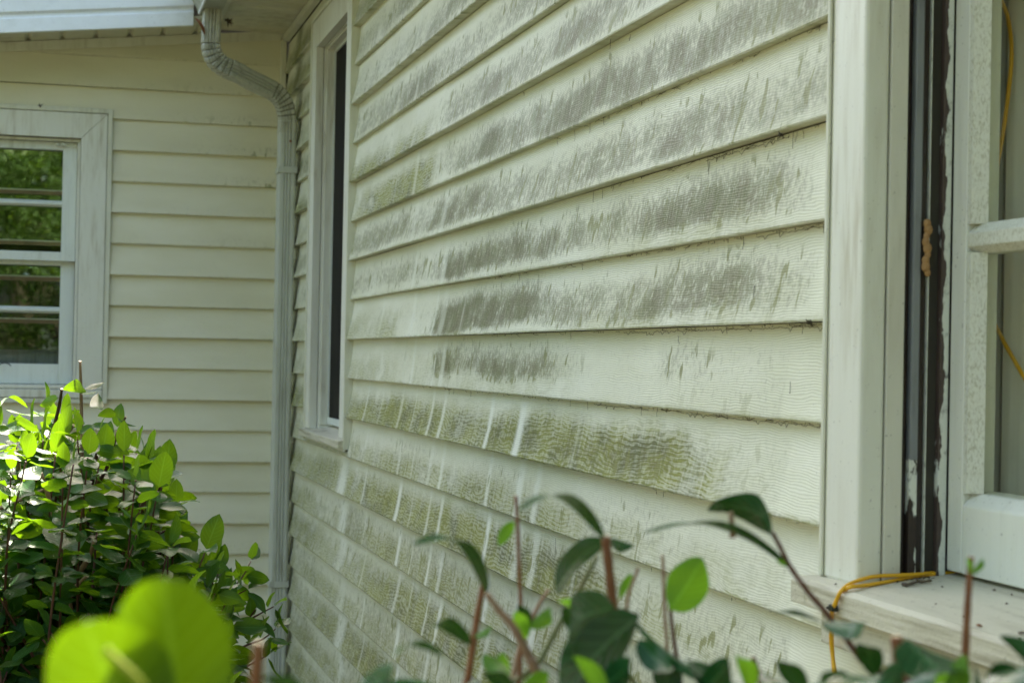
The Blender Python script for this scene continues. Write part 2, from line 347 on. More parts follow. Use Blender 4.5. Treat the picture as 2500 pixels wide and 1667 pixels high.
# dirt chart: lap -> (channel, [(photo column, strength)...], v_lo, v_hi)
def CH(n):
    T={11:[('R',[(860,.4),(1300,.5)],.05,.75),('G',[(860,.5),(1300,.2)],0,.6)],
       10:[('R',[(860,.4),(1300,.5)],.05,.75),('G',[(860,.5),(1300,.2)],0,.6)],
       9:[('R',[(860,.3),(1000,.4),(1500,.7)],.05,.75),('G',[(860,.6),(1100,.3)],0,.7)],
       8:[('R',[(860,.35),(1000,.5),(1600,.75)],.05,.8),('G',[(860,.65),(1050,.4),(1200,.1)],0,.7)],
       7:[('R',[(860,.4),(1000,.6),(1700,.8)],.05,.8),('G',[(860,.35),(1000,.25),(1150,.05)],0,.6)],
       6:[('R',[(860,.5),(960,.6),(1200,.75),(1800,.8)],.05,.8),('G',[(860,.3),(1000,.1)],0,.4)],
       5:[('R',[(860,.62),(960,.7),(1100,.7),(1600,.85),(2000,.7)],.05,.82)],
       4:[('R',[(860,.05),(1060,.05),(1085,.75),(1300,.85),(1600,.8),(2000,.7)],.05,.82),('G',[(870,.75),(900,.95),(1040,.85),(1062,.3),(1075,0)],-.1,.42)],
       3:[('R',[(860,.0),(1045,.15),(1075,.62),(1200,.8),(1700,.85),(2000,.8)],.08,.82),('G',[(870,.3),(925,.75),(985,1),(1045,.85),(1060,.1),(1075,0)],-.1,.72)],
       2:[('R',[(860,.55),(960,.7),(1010,.45),(1080,.7),(1250,.8),(1600,.92),(2000,.72)],.08,.85),('G',[(1500,0),(1800,.15),(2000,.35)],0,.6)],
       1:[('R',[(860,.45),(960,.55),(1040,.4),(1090,.9),(1280,.85),(1420,.6),(1550,.72),(1700,.8),(1900,.72),(1960,.4),(2000,.05)],.15,.82),('G',[(1400,0),(1600,.25),(1800,.3),(1950,0)],0,.5)],
       0:[('R',[(860,.1),(970,.1),(1045,.3),(1065,.95),(1230,.98),(1330,.7),(1450,.5),(1560,.72),(1750,.66),(1900,.5),(1965,.3),(1990,0)],.12,.85),('G',[(860,.35),(960,.4),(975,0),(1350,0),(1600,.3),(1850,.25),(1960,.05)],-.1,.6)],
       -1:[('R',[(860,.05),(1040,.1),(1055,.95),(1290,.92),(1370,.4),(1430,.12),(1570,.1),(1600,.48),(1700,.4),(1760,.05)],.28,.88),('G',[(860,.4),(940,.5),(960,.2),(980,0),(1045,.2),(1350,.2),(1420,0)],-.1,.65)],
       -2:[('G',[(860,.75),(930,.85),(1100,.85),(1300,.95),(1600,.95),(1700,.75),(1760,.4),(1810,.12),(1900,0)],-.3,.72),('R',[(860,.1),(1000,.35),(1240,.4),(1600,.5),(1700,.3),(1780,0)],.1,.7)],
       -3:[('G',[(860,.4),(960,.55),(1150,.62),(1290,.6),(1400,.3),(1550,.12),(1700,0)],-.2,.55),('R',[(860,.1),(1000,.3),(1300,.28),(1500,.05)],0,.7)],
       -4:[('G',[(700,.55),(780,.55),(860,.6),(950,.85),(1300,.9),(1420,.85),(1560,.5),(1700,.15),(1900,0)],-.3,.78),('R',[(700,.1),(1100,.2),(1500,.15),(1600,0)],.1,.8)],
       -5:[('G',[(700,.6),(760,.35),(830,.1),(900,.5),(1200,.6),(1400,.55),(1600,.3),(1800,.1)],-.2,.6),('R',[(700,.2),(1300,.22),(1700,.05)],0,.8)],
       -6:[('G',[(700,.6),(740,.5),(840,.35),(900,.75),(1300,.95),(1450,.9),(1650,.6),(1850,.15)],-.3,.8),('R',[(700,.2),(1300,.2),(1700,.0)],.1,.8)],
       -7:[('G',[(700,.4),(740,.3),(850,.1),(950,.45),(1300,.5),(1800,.3)],-.2,.5),('R',[(700,.2),(1300,.2),(1700,.1)],0,.8)],
       -8:[('G',[(700,.5),(760,.5),(850,.6),(1000,.8),(1300,.9),(1800,.5)],-.3,.8),('R',[(700,.3),(900,.2),(1500,.2)],0,.8)],
       -9:[('G',[(700,.4),(900,.5),(1300,.5)],-.2,.6),('R',[(700,.4),(900,.3),(1300,.2)],0,.8)],
       -10:[('G',[(700,.5),(900,.7),(1300,.8)],-.3,.8),('R',[(700,.5),(900,.3),(1300,.2)],0,.8)]}
    return T.get(n,[('G',[(700,.5),(1500,.5)],-.2,.7),('R',[(700,.4),(1500,.3)],0,.8)] if n<0 else [('R',[(700,.5),(2000,.6)],0,.8)])
STREAK=[(890,.014,-2,-9,.6),(973,.024,-2,-9,.95),(1005,.010,-2,-8,.55),(1046,.018,-2,-9,.9),(1074,.022,-2,-9,.95),(1188,.022,-2,-9,.95),(1262,.035,-2,-9,.95),(1303,.03,-3,-9,.8),(1400,.012,-2,-8,.4),
        (838,.09,-4,-12,.75),(1000,.022,12,-1,.62),(952,.010,12,0,.3),(1072,.030,2,-1,.55),(1052,.008,1,-1,.7),(1120,.008,1,-1,.35),(925,.012,0,-3,.4),(1330,.010,4,0,.3)]
JOINT={4:1075,3:1072,0:1003,-1:978,-4:0,6:1340,-6:0}
def siding_wall(name,mat,axis,s0,s1,nlo,nhi,h,zb,holes,step,flare=.019,kinds='B'):
    s=np.arange(s0,s1+1e-6,step); ns=len(s)
    vv=np.array([0,.02,.08,.16,.25,.35,.45,.55,.65,.75,.85,.93,1.0]); nv=len(vv)
    V=[];FA=[];UV=[];DC=[];base=0
    for n in range(nlo,nhi+1):
        fl=flare*(1+.16*(1 if n%2==0 else -1)) * (1+.10*(vn(s*1.3,200+n)-.5))
        sag=(vn(s*.9,400+n)-.5)*.0022+(vn(s*4,420+n)-.5)*.0008
        bul=(vn(s*2.1,500+n)-.5)
        zz=zb+n*h
        seam=np.zeros(ns); jp=JOINT.get(n) if kinds=='B' else None
        if jp: yj=Y_at(jp,zz+.04); seam=np.where(s>yj,.0022,0.)
        dirt=np.zeros((nv,ns,4))
        if kinds=='B':
            zc=zz+h*.4
            px=np.interp(s,[Y_at(q,zc) for q in np.linspace(2400,645,120)],np.linspace(2400,645,120))
            Vg=np.repeat(vv[:,None],ns,1)
            for ch,pts,lo,hi in CH(n):
                xs_,st=zip(*pts); a=np.interp(px,xs_,st)
                wob=(vn(s*7,600+n)-.5)*.16+(vn(s*23,640+n)-.5)*.08+(vn(s*2.2,660+n)-.5)*.22
                bb=band(Vg-wob[None]*.6,lo-.14,hi+.22,.26,.62)
                mod=(.72+.55*vn(s*3.1+Vg*1.1,700+n))*(.85+.3*vn(s*14+Vg*2,720+n))
                k='RG'.index(ch); dirt[:,:,k]=np.maximum(dirt[:,:,k],np.clip(a[None]*bb*mod,0,1))
            for c,wd,na,nb,amt0 in STREAK:
                amt=amt0*float(np.clip(.55+.8*vn(n*7.31+c*.37,91),0,1.15)); amt=min(amt,.97)
                if nb<=n<=na or na<=n<=nb:
                    yc=Y_at(c,1.6 if n<1 else zc)
                    if n>=1: yc=Y_at(c,1.6)+ .0
                    q=np.abs(s[None]-yc-(Vg-.5)*0.01-(vn(n*3.3+Vg*2,77)-.5)*.012)/(wd*(.75+.5*vn(n*1.7+Vg*0,88+c)))
                    dirt[:,:,2]=np.maximum(dirt[:,:,2],amt*np.clip(1.5-q*1.5,0,1)*(1 if n<=0 else .8))
            sz_=.14+.16*np.clip((n-3)/3,0,1)+.26*np.clip((-2-n)/3,0,1)
            dirt[:,:,0]=np.maximum(dirt[:,:,0],(sz_*(.5+vn(s*2.3+n*5,800)))[None]*(px<1900)[None]*band(Vg,-.3,.95,.2,.3))
            if n<=-3: dirt[:,:,1]=np.maximum(dirt[:,:,1],.42*np.interp(px,[700,1500,1900],[1,.8,.2])[None]*band(Vg,-.3,.62,.2,.3)*(.6+.7*vn(s*2.9+n,810))[None])
            # grime and painted contact shade where the spout hides the wall and along lap tops
            dirt[:,:,0]=np.maximum(dirt[:,:,0],.75*np.exp(-((s+.36)/.11)**2)[None]*np.ones((nv,1)))
            dirt[:,:,0]=np.maximum(dirt[:,:,0],(px<760)[None]*(.28 if n>0 else .2)*(.4+.6*band(Vg,-.2,.6)))
            dirt[:,:,3]=.10+.35*np.clip(-n/2.,0,1)*np.interp(px,[700,1300,1900,2050],[.9,1,.9,.5])[None]*(1-.5*Vg)
            if n>=0: dirt[:,:,3]=.12
            dirt[:2,:,1]=np.maximum(dirt[:2,:,1],.25 if n>-2 else .4)
        else:
            Vg=np.repeat(vv[:,None],ns,1)
            a=np.interp(s,[-1.1,-.5,-.1,0],[.10,.22,.5,.6])*(1.0 if 3<=n<=9 else .5)
            dirt[:,:,0]=a[None]*band(Vg,-.2,.55,.1,.4)*(.5+vn(s*5+n,33))*.38
            if n<-6: dirt[:,:,0]+=.05
            dirt[:,:,3]=.03
            dirt[:2,:,0]=np.maximum(dirt[:2,:,0],.2)
        # profile rows: lip back, lip, then vv rows
        for r in range(nv+1):
            if r==0: off=np.full(ns,.0); z=zz+sag+.001; dr=dirt[0]*.3
            else:
                v_=vv[r-1]; off=.003+fl*(1-v_)**1.5+bul*.0016*math.sin(math.pi*v_)+seam
                z=zz+v_*h+sag*(1-v_); dr=dirt[r-1]
            if r==1: off=off-.0015
            o3=np.zeros((ns,3))
            if axis=='B': o3[:,0]=-off; o3[:,1]=s
            else: o3[:,0]=s; o3[:,1]=-off
            o3[:,2]=z; V.append(o3)
            UV.append(np.stack([s+n*1.73,np.full(ns,zz+(vv[max(r-1,0)])*h)],1)); DC.append(np.clip(dr,0,1))
        idx=base+np.arange((nv+1)*ns).reshape(nv+1,ns)
        a=idx[:-1,:-1].ravel(); b=idx[:-1,1:].ravel(); c=idx[1:,1:].ravel(); d=idx[1:,:-1].ravel()
        q=np.stack([a,b,c,d],1) if axis!='B' else np.stack([a,d,c,b],1)
        FA.append(q); base+=(nv+1)*ns
    V=np.concatenate(V); UV=np.concatenate(UV); DC=np.concatenate(DC); FA=np.concatenate(FA)
    sc=V[:,1] if axis=='B' else V[:,0]
    cs=sc[FA].mean(1); cz=V[:,2][FA].mean(1); keep=np.ones(len(FA),bool)
    for (a,b,c,d) in holes: keep&=~((cs>a)&(cs<b)&(cz>c)&(cz<d))
    FA=FA[keep]
    me=bpy.data.meshes.new(name); me.vertices.add(len(V)); me.vertices.foreach_set('co',V.ravel())
    me.loops.add(len(FA)*4); me.loops.foreach_set('vertex_index',FA.ravel()); me.polygons.add(len(FA))
    me.polygons.foreach_set('loop_start',np.arange(0,len(FA)*4,4)); me.polygons.foreach_set('loop_total',np.full(len(FA),4))
    me.polygons.foreach_set('use_smooth',np.ones(len(FA),bool))
    me.update(calc_edges=True)
    ul=me.uv_layers.new(name='lap'); ul.data.foreach_set('uv',UV[FA.ravel()].astype(np.float32).ravel())
    ca=me.attributes.new('dirt','FLOAT_COLOR','POINT'); ca.data.foreach_set('color',DC.astype(np.float32).ravel())
    # sharp lip so each lap edge stays crisp
    me.set_sharp_from_angle(angle=math.radians(35))
    return link(name,me,mat,house)
sb=siding_wall('siding_wall',MAT['sidB'],'B',-8.6,-.012,-14,9,H,ZB,
    [(WB['y0']+.012,WB['y1']-.012,WB['z0']+.03,WB['z1']-.012),(WC['y0']+.012,WC['y1']-.012,WC['z0']+.03,WC['z1']-.012)],.008)
sb['label']='long clapboard wall streaked with grey mildew and green algae'
sa=siding_wall('siding_wall',MAT['sidA'],'A',-4.2,-.010,-14,9,HA,ZA,[(WA['x0']+.012,WA['x1']-.012,WA['z0']+.012,WA['z1']-.012)],.02,.017,'A')
sa['label']='cleaner cream clapboard wall at the left of the corner'
# sheathing and far walls; one far side left open so daylight backs the blind
def ring(mb,fn,s0,s1,z0,z1,holes,o0,o1,mi=0):
    hs=sorted(holes); cur=s0
    for (a,b,c,d) in hs:
        mb.box(fn(cur,o0,z0),fn(a,o1,z1),mi); mb.box(fn(a,o0,z0),fn(b,o1,c),mi); mb.box(fn(a,o0,d),fn(b,o1,z1),mi); cur=b
    mb.box(fn(cur,o0,z0),fn(s1,o1,z1),mi)
fB=lambda s,o,z:(-o,s,z); fA=lambda s,o,z:(s,-o,z)
mb=MB()
ring(mb,fB,-8.6,0.0,0,2.83,[(WC['y0']+.04,WC['y1']-.04,1.37,2.62),(WB['y0']+.11,WB['y1']-.11,1.345,2.626)],-.145,-.003)
ring(mb,fA,-4.2,-.0,0,2.70,[(WA['x0']+.114,WA['x1']-.114,1.46,2.389)],-.145,-.003)
mb.box((-4.2,6,0),(5,6.1,3)); mb.box((-4.2,.15,0),(-4.1,6,2.5)); mb.box((.15,-8.6,0),(5,-8.5,3))
mb.box((.16,-8.4,2.84),(4.9,-.1,2.86)); mb.box((-4,.16,2.40+.05),(.0,5.9,2.47)); mb.box((-4,.16,.9),(4.9,5.9,.92)); mb.box((.16,-8.4,.9),(4.9,.0,.92))
mb.box((-.05,.16,0),(.0,6,2.8)); mb.build('inner_wall',MAT['inside'],house)  # partition added to keep the room behind the left window dark
# inside corner post, top J-trims
mb=MB(); mb.box((-.034,-.004,0),(-.013,-.034,2.80)); mb.build('corner_post',MAT['jstrip'],house,bevel=.002)
mb=MB(); mb.box((-.0125,-.004,0),(-.0105,-.022,2.79)); mb.build('corner_gap_shade',MAT['inside'],house)  # dark strip standing in for the shade inside the gap
SL=.105                                             # slope of the shallow roof edge over the left wall
def rakez(x): return 2.838+SL*min(x,0)
mb=MB()
fR=lambda a,b,c:(c,a,b+SL*c)
mb.prism([(-.030,2.815),(-.004,2.815),(-.004,2.838),(-.030,2.838)],fR,-4.2,-.002)
mb.prism([(-.034,2.806),(-.030,2.806),(-.030,2.842),(-.034,2.842)],fR,-4.2,-.034)
mb.build('frieze_trim',MAT['jstrip'],house,bevel=.0015)
mb=MB(); mb.box((-.028,-8.6,2.797),(-.004,-.036,2.822)); mb.build('frieze_trim',MAT['jstrip'],house,bevel=.0015)
# soffits: folded panels with V grooves
def groove_profile(a0,a1,pitch,d=.007,w_=.008,double=False):
    pts=[(a0,0)]; a=a0+pitch*.6
    while a<a1-w_*2:
        pts+=[(a-w_,0),(a,d),(a+w_,0)]
        if double: pts+=[(a+w_*1.8,0),(a+w_*2.8,d*.6),(a+w_*3.8,0)]
        a+=pitch
    pts.append((a1,0)); return pts
mb=MB(); pr=groove_profile(-8.6,-.036,.1,.006,.006,True); pr=[(a,2.826+b) for a,b in pr]+[(-.036,2.845),(-8.6,2.845)]
mb.prism(pr,lambda a,b,c:(c,a,b),-.285,-.002); mb.build('soffit',MAT['soffit'],house)
mb=MB(); pr=groove_profile(-4.2,-.286,.1215,.012,.012)
n_=len(pr); vs=[]
for a,b in pr: vs.append((a,-.305,2.842+b+SL*a))
for a,b in pr: vs.append((a,-.036,2.842+b+SL*a))
for a,b in pr: vs.append((a,-.305,2.862+SL*a))
for a,b in pr: vs.append((a,-.036,2.862+SL*a))
fs=[]
for i in range(n_-1): fs+= [(i,i+1,n_+i+1,n_+i),(2*n_+i,3*n_+i,3*n_+i+1,2*n_+i+1),(i,2*n_+i,2*n_+i+1,i+1)]
mb.add(vs,fs); mb.build('soffit',MAT['soffit'],house)
# fascia over the left wall
mb=MB()
prof=[(-.308,2.824),(-.330,2.824),(-.330,2.874),(-.322,2.880),(-.322,2.889),(-.334,2.896),(-.334,2.965),(-.308,2.965)]
mb.prism(prof,lambda a,b,c:(c,a,b+SL*c),-4.3,-.388)
mb.build('fascia',MAT['fascia'],house,bevel=.002)
mb=MB(); mb.prism([(-.289,2.805),(-.305,2.805),(-.305,2.92),(-.289,2.92)],lambda a,b,c:(a,c,b),-8.6,-.06)
mb.build('fascia',MAT['jstrip'],house,bevel=.001)
# roofs
mb=MB(); mb.prism([(-.415,2.925),(5.3,5.2),(5.3,5.26),(-.415,2.985)],lambda a,b,c:(a,c,b),-8.9,6.2); mb.build('roof',MAT['roof'],house)
mb=MB(); mb.prism([(-4.4,2.968-SL*4.4),(-.36,2.968-SL*.36),(-.36,3.0-SL*.36),(-4.4,3.0-SL*4.4)],lambda a,b,c:(a,c,b),-.345,6.2); mb.build('roof',MAT['roof'],house)
# gutter along the eave of the stained wall
gp=[(-.308,2.92),(-.308,2.795),(-.382,2.795),(-.388,2.812),(-.402,2.835),(-.418,2.862),(-.424,2.885),(-.424,2.92),(-.436,2.922),(-.436,2.912),(-.428,2.910),(-.428,2.930),(-.420,2.930),(-.416,2.890),(-.398,2.845),(-.382,2.815),(-.378,2.799),(-.312,2.799),(-.312,2.92)]
mb=MB(); mb.prism(gp,lambda a,b,c:(a,c,b),-8.6,-.515); gut=mb.build('gutter',MAT['gutter'],house,bevel=.001)
cap=[(-.306,2.92),(-.306,2.790),(-.384,2.790),(-.391,2.812),(-.405,2.835),(-.421,2.862),(-.428,2.885),(-.428,2.925)]
mb=MB(); mb.prism(cap,lambda a,b,c:(a,c,b),-.514,-.506); mb.build('end_cap',MAT['gutter'],gut,bevel=.001)
mb=MB(); mb.box((-.386,-8.6,2.788),(-.380,-.52,2.796)); mb.build('bottom_seam',MAT['fascia'],gut)
for y in (-1.6,-2.4,-3.2):
    mb=MB(); mb.box((-.43,y,2.90),(-.30,y-.02,2.915)); mb.build('hanger',MAT['gutter'],gut)
# downspout
def rect_sweep(mb,pts,wx,wy,crimp=None,mi=0,tw=None):
    """corrugated rectangular pipe; path lies mostly in the XZ plane"""
    pts=[Vector(p) for p in pts]; n=len(pts); cs=[]
    def side(p,q,nrm,k=5):
        out=[]
        for i in range(k*4):
            t=i/(k*4); d=0
            ph=(t*k)%1
            if .12<t<.88: d=-.0045*(1 if .35<ph<.65 else 0)
            out.append((p[0]+(q[0]-p[0])*t+nrm[0]*d,p[1]+(q[1]-p[1])*t+nrm[1]*d))
        return out
    a,b=wx/2,wy/2; c=.004
    cs+=side((-a+c,-b),(a-c,-b),(0,-1)); cs+=side((a,-b+c),(a,b-c),(1,0)); cs+=side((a-c,b),(-a+c,b),(0,1)); cs+=side((-a,b-c),(-a,-b+c),(-1,0))
    m_=len(cs); vs=[]
    for i,p in enumerate(pts):
        t=(pts[min(i+1,n-1)]-pts[max(i-1,0)]).normalized()
        yv=Vector((0,1,0)); yv=(yv-t*yv.dot(t)).normalized(); xv=yv.cross(-t).normalized()
        if xv.x<0 and abs(t.z)>.3: xv=-xv
        s=crimp[i] if crimp else 1
        for (x,y) in cs: vs.append(p+xv*x*s+yv*y*s)
    fs=[(i*m_+k,i*m_+(k+1)%m_,(i+1)*m_+(k+1)%m_,(i+1)*m_+k) for i in range(n-1) for k in range(m_)]
    fs+=[tuple(range(m_)),tuple(range((n-1)*m_,n*m_))]
    mb.add(vs,fs,mi)
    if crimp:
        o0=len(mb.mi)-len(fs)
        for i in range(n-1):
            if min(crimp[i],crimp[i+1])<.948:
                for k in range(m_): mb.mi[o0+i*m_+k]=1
WX,WY=.060,.080
spx=-.055; 
sp_o=empty('downspout',(0,0,0)); sp_o.parent=house
mb=MB(); rect_sweep(mb,[(spx,-.432,z) for z in (2.445,2.2,1.6,1.0,.12)],WX,WY); mb.build('pipe',MAT['spout'],sp_o)
def bend(p0,p1,p2,n=84,crimps=7,amp=.085,sq=1.0):
    P=[];C=[]
    p0,p1,p2=map(np.array,(p0,p1,p2))
    for i in range(n+1):
        t=i/n; P.append(tuple((1-t)**2*p0+2*t*(1-t)*p1+t*t*p2))
        ph=(t*crimps)%1; C.append(sq*(1-amp*(math.exp(-((ph-.5)/.15)**2))*(.05<t<.95)))
    return P,C
k0=(-.343,-.575,2.800); k1=(-.345,-.572,2.690); k1c=(-.347,-.566,2.615); k2=(-.272,-.545,2.598); k3=(-.128,-.470,2.548); k3c=(-.056,-.440,2.525); k4=(spx,-.432,2.43)
mb=MB(); P1,C1=bend(k1,k1c,k2,crimps=7); P=[k0,tuple((np.array(k0)+k1)/2)]+P1; C=[1.02,1.02]+[c*1.02 for c in C1]
e_=(np.array(k3)-k2); P+= [tuple(np.array(k2)+e_*.20)]; C+=[1.03]
rect_sweep(mb,P,WX,WY,C); mb.build('elbow',[MAT['crimp'],MAT['crimp_shade']],sp_o)
mb=MB(); P2,C2=bend(k3,k3c,k4,crimps=8); P=[tuple(np.array(k2)+e_*.14)]+[tuple(np.array(k2)+e_*t) for t in (.4,.7)]+P2+[(spx,-.432,2.395)]; C=[.97,.97,1.0]+C2+[1.03]
rect_sweep(mb,P,WX,WY,C); mb.build('elbow',[MAT['crimp'],MAT['crimp_shade']],sp_o)
def strap(z):
    mb=MB(); a,b=WX/2+.004,WY/2+.004; t=.002
    mb.box((spx-a,-.432-b,z-.011),(spx+a,-.432-b+t,z+.011)); mb.box((spx-a,-.432-b+t,z-.011),(spx-a+t,-.432+b,z+.011)); mb.box((spx+a-t,-.432-b+t,z-.011),(spx+a,-.432+b,z+.011))
    mb.build('strap',MAT['spout'],sp_o)
strap(2.262); strap(.78)
mb=MB(); c_=Vector((spx+.008,-.432-WY/2-.001,2.365)); mb.tube([c_,c_+Vector((0,-.003,0))],.0045,10); mb.build('screw',MAT['rust'],sp_o)

# ------------------------------------------------------------------ windows
def frame_boxes(mb,fn,s0,s1,z0,z1,wl,wr,wt,wb,o0,o1):
    mb.box(fn(s0,o0,z0),fn(s0+wl,o1,z1)); mb.box(fn(s1-wr,o0,z0),fn(s1,o1,z1))
    mb.box(fn(s0+wl,o0,z1-wt),fn(s1-wr,o1,z1)); 
    if wb: mb.box(fn(s0+wl,o0,z0),fn(s1-wr,o1,z0+wb))
def miter_casing(mb,fn,s0,s1,z0,z1,w_,o0,o1,bottom=True):
    """mitred boards with hairline gaps"""
    g=.0006
    def q(pts): mb.prism(pts,lambda a,b,c:fn(a,c,b),o0,o1)
    q([(s0+g,z1),(s1-g,z1),(s1-w_-g,z1-w_),(s0+w_+g,z1-w_)])
    zb=z0 if bottom else z0
    q([(s0,z1-g),(s0+w_,z1-w_-g),(s0+w_,zb),(s0,zb)]); q([(s1,z1-g),(s1,zb),(s1-w_,zb),(s1-w_,z1-w_-g)])
# --- window A (left wall)
win=empty('window',(0,0,0)); win.parent=house; win['label']='double hung window with leaf reflections above the leafy bush'
x0,x1,z0,z1=WA['x0'],WA['x1'],WA['z0'],WA['z1']
mb=MB(); frame_boxes(mb,fA,x0,x1,z0,z1,.017,.017,.017,.017,.002,.026); mb.build('edge_strip',MAT['jstrip'],win,bevel=.001)
mb=MB(); miter_casing(mb,fA,x0+.019,x1-.019,z0+.052,z1-.019,.094,.002,.022); mb.build('casing',MAT['trim'],win,bevel=.0012)
mb=MB(); mb.box(fA(x0+.019,.002,z0+.019),fA(x1-.019,.030,z0+.050)); mb.box(fA(x0+.10,-.10,z0+.052),fA(x1-.1135,.022,z0+.066)); mb.build('sill',MAT['trim'],win,bevel=.003)
ox0,ox1,oz0,oz1=x0+.113,x1-.113,z0+.066,z1-.113
mb=MB(); mb.box(fA(ox0-.02,-.145,oz0),fA(ox0,-.003,oz1)); mb.box(fA(ox1,-.145,oz0),fA(ox1+.02,-.003,oz1)); mb.box(fA(ox0-.02,-.145,oz1),fA(ox1+.02,-.003,oz1+.02))
mb.box(fA(ox0,-.032,oz1-.012),fA(ox1,-.004,oz1)); mb.box(fA(ox1-.012,-.032,oz0),fA(ox1,-.004,oz1-.012)); mb.box(fA(ox0,-.032,oz0),fA(ox0+.012,-.004,oz1-.012))
mb.build('jamb',MAT['trim'],win,bevel=.0015)
meet=1.952
def sashA(zlo,zhi,o0,o1,rt,rb,lites,name):
    s=MB(); a,b=ox0+.0125,ox1-.0125
    frame_boxes(s,fA,a,b,zlo,zhi,.052,.052,rt,rb,o0,o1)
    so=s.build(name,MAT['sash'],win,bevel=.002)
    for (p,q) in lites: 
        g=MB(); g.box(fA(a+.05,(o0+o1)/2-.002,p-.003),fA(b-.05,(o0+o1)/2,q+.003)); g.build('pane',MAT['glassA'],win)
    mm=MB(); zc=(lites[0][0]+lites[1][1])/2
    mm.prism([(o0+.004,zc-.011),(o0+.004,zc+.011),((o0+o1)/2,zc+.012),(o1-.001,zc+.004),(o1-.001,zc-.004),((o0+o1)/2,zc-.012)],lambda A_,B_,c:fA(c,A_,B_),a+.052,b-.052); mm.build('muntin',MAT['sash'],win)
    return so
sashA(meet-.018,oz1-.0125,-.060,-.033,.030,.034,[(2.155,2.33),(1.965,2.143)],'upper_sash')
sashA(oz0+.002,meet-.004,-.092,-.064,.030,.075,[(1.757,1.925),(1.555,1.745)],'lower_sash')
# storm-window rails behind the panes, room behind
mb=MB()
for z,o_ in ((2.19,-.052),(2.000,-.052),(1.868,-.083),(1.708,-.083)):
    mb.box(fA(ox0+.03,o_-.012,z-.008),fA(ox1-.064,o_,z+.006))
    rl=MB(); rl.box(fA(ox0+.03,o_-.010,z+.0065),fA(ox1-.064,o_+.0015,z+.0105)); rl.build('storm_rail_glint',MAT['sill'],win)  # pale strip stands in for the highlight along each rail
mb.box(fA(ox1-.0635,-.095,1.60),fA(ox1-.0595,-.083,1.880)); mb.build('storm_frame',MAT['bronze'],win)
q_=random.Random(3)
for za,zb_,o_ in ((2.20,2.36,-.068),(2.01,2.184,-.069),(1.876,1.95,-.098),(1.716,1.862,-.0985),(1.600,1.702,-.0990)):
    t1,t2=q_.uniform(-.003,.003),q_.uniform(-.003,.003); xa_,xb_=ox0+.03,ox1-.064
    g=MB(); vs=[(xa_,-(o_+t1),za),(xb_,-(o_-t1),za),(xb_,-(o_-t1+t2),zb_),(xa_,-(o_+t1+t2),zb_)]; vs+=[(x,y+.002,z) for x,y,z in vs]
    g.add(vs,[(0,1,2,3),(7,6,5,4),(0,4,5,1),(1,5,6,2),(2,6,7,3),(3,7,4,0)]); g.build('storm_pane',MAT['glassS'],win)
mb=MB(); mb.box(fA(ox0,-.19,1.515),fA(ox1,-.13,1.612)); mb.build('inner_sill',MAT['greymetal'],win)
mb=MB(); c_=on(12,884,'Y',.06); P=[(c_[0]+.022*math.cos(a),.055-.010*math.sin(a)**2,1.535+.014*math.sin(a)) for a in np.linspace(.2,3.3,12)]
mb.tube(P,.0018,8); mb.build('sash_lift',MAT['brown'],win)
mb=MB()
for dx in (0,.022): mb.tube([(-.862+dx,-.003+.02,2.372),(-.845+dx,-.003+.02,2.366)],[.006,.003],8)
mb.build('catch',MAT['sash'],win)

# --- window B (stained wall, by the corner)
win=empty('window',(0,0,0)); win.parent=house; win['label']='narrow looking window with black screen near the downspout'
y0,y1,z0,z1=WB['y0'],WB['y1'],WB['z0'],WB['z1']
mb=MB(); frame_boxes(mb,fB,y0,y1,z0+.02,z1,.016,.016,.014,0,.002,.030); mb.box(fB(y0,.002,z0+.02),fB(y1,.024,z0+.028)); mb.build('edge_strip',MAT['jstrip'],win,bevel=.001)
mb=MB(); miter_casing(mb,fB,y0+.018,y1-.018,z0+.057,z1-.016,.092,.0,.026); mb.build('casing',MAT['trim'],win,bevel=.0015)
oy0,oy1,oz0,oz1=y0+.112,y1-.112,z0+.057,z1-.110
mb=MB(); mb.prism([(.045,1.330),(.045,1.352),(-.10,1.372),(-.10,1.336)],lambda a,b,c:fB(c,a,b),y0+.004,y1-.004); mb.build('sill',MAT['sill'],win,bevel=.002)
mb=MB(); mb.box(fB(oy0-.03,-.145,oz0),fB(oy0,-.002,oz1)); mb.box(fB(oy1,-.145,oz0),fB(oy1+.03,-.002,oz1)); mb.box(fB(oy0-.03,-.145,oz1),fB(oy1+.03,-.002,oz1+.03))
mb.box(fB(oy1-.004,-.034,oz0+.012),fB(oy1,-.010,oz1)); mb.box(fB(oy0,-.034,oz0+.012),fB(oy0+.004,-.010,oz1)); mb.box(fB(oy0+.004,-.034,oz1-.006),fB(oy1-.004,-.010,oz1)); mb.build('jamb',MAT['trim'],win,bevel=.0015)
mb=MB(); frame_boxes(mb,fB,oy0+.001,oy1-.001,oz0+.016,oz1-.001,.009,.009,.014,.022,-.050,-.0345); mb.build('screen_frame',MAT['sash'],win,bevel=.001)
mb=MB(); mb.box(fB(oy0+.0095,-.042,oz0+.0375),fB(oy1-.0095,-.040,oz1-.0145)); mb.build('screen',MAT['screen'],win)

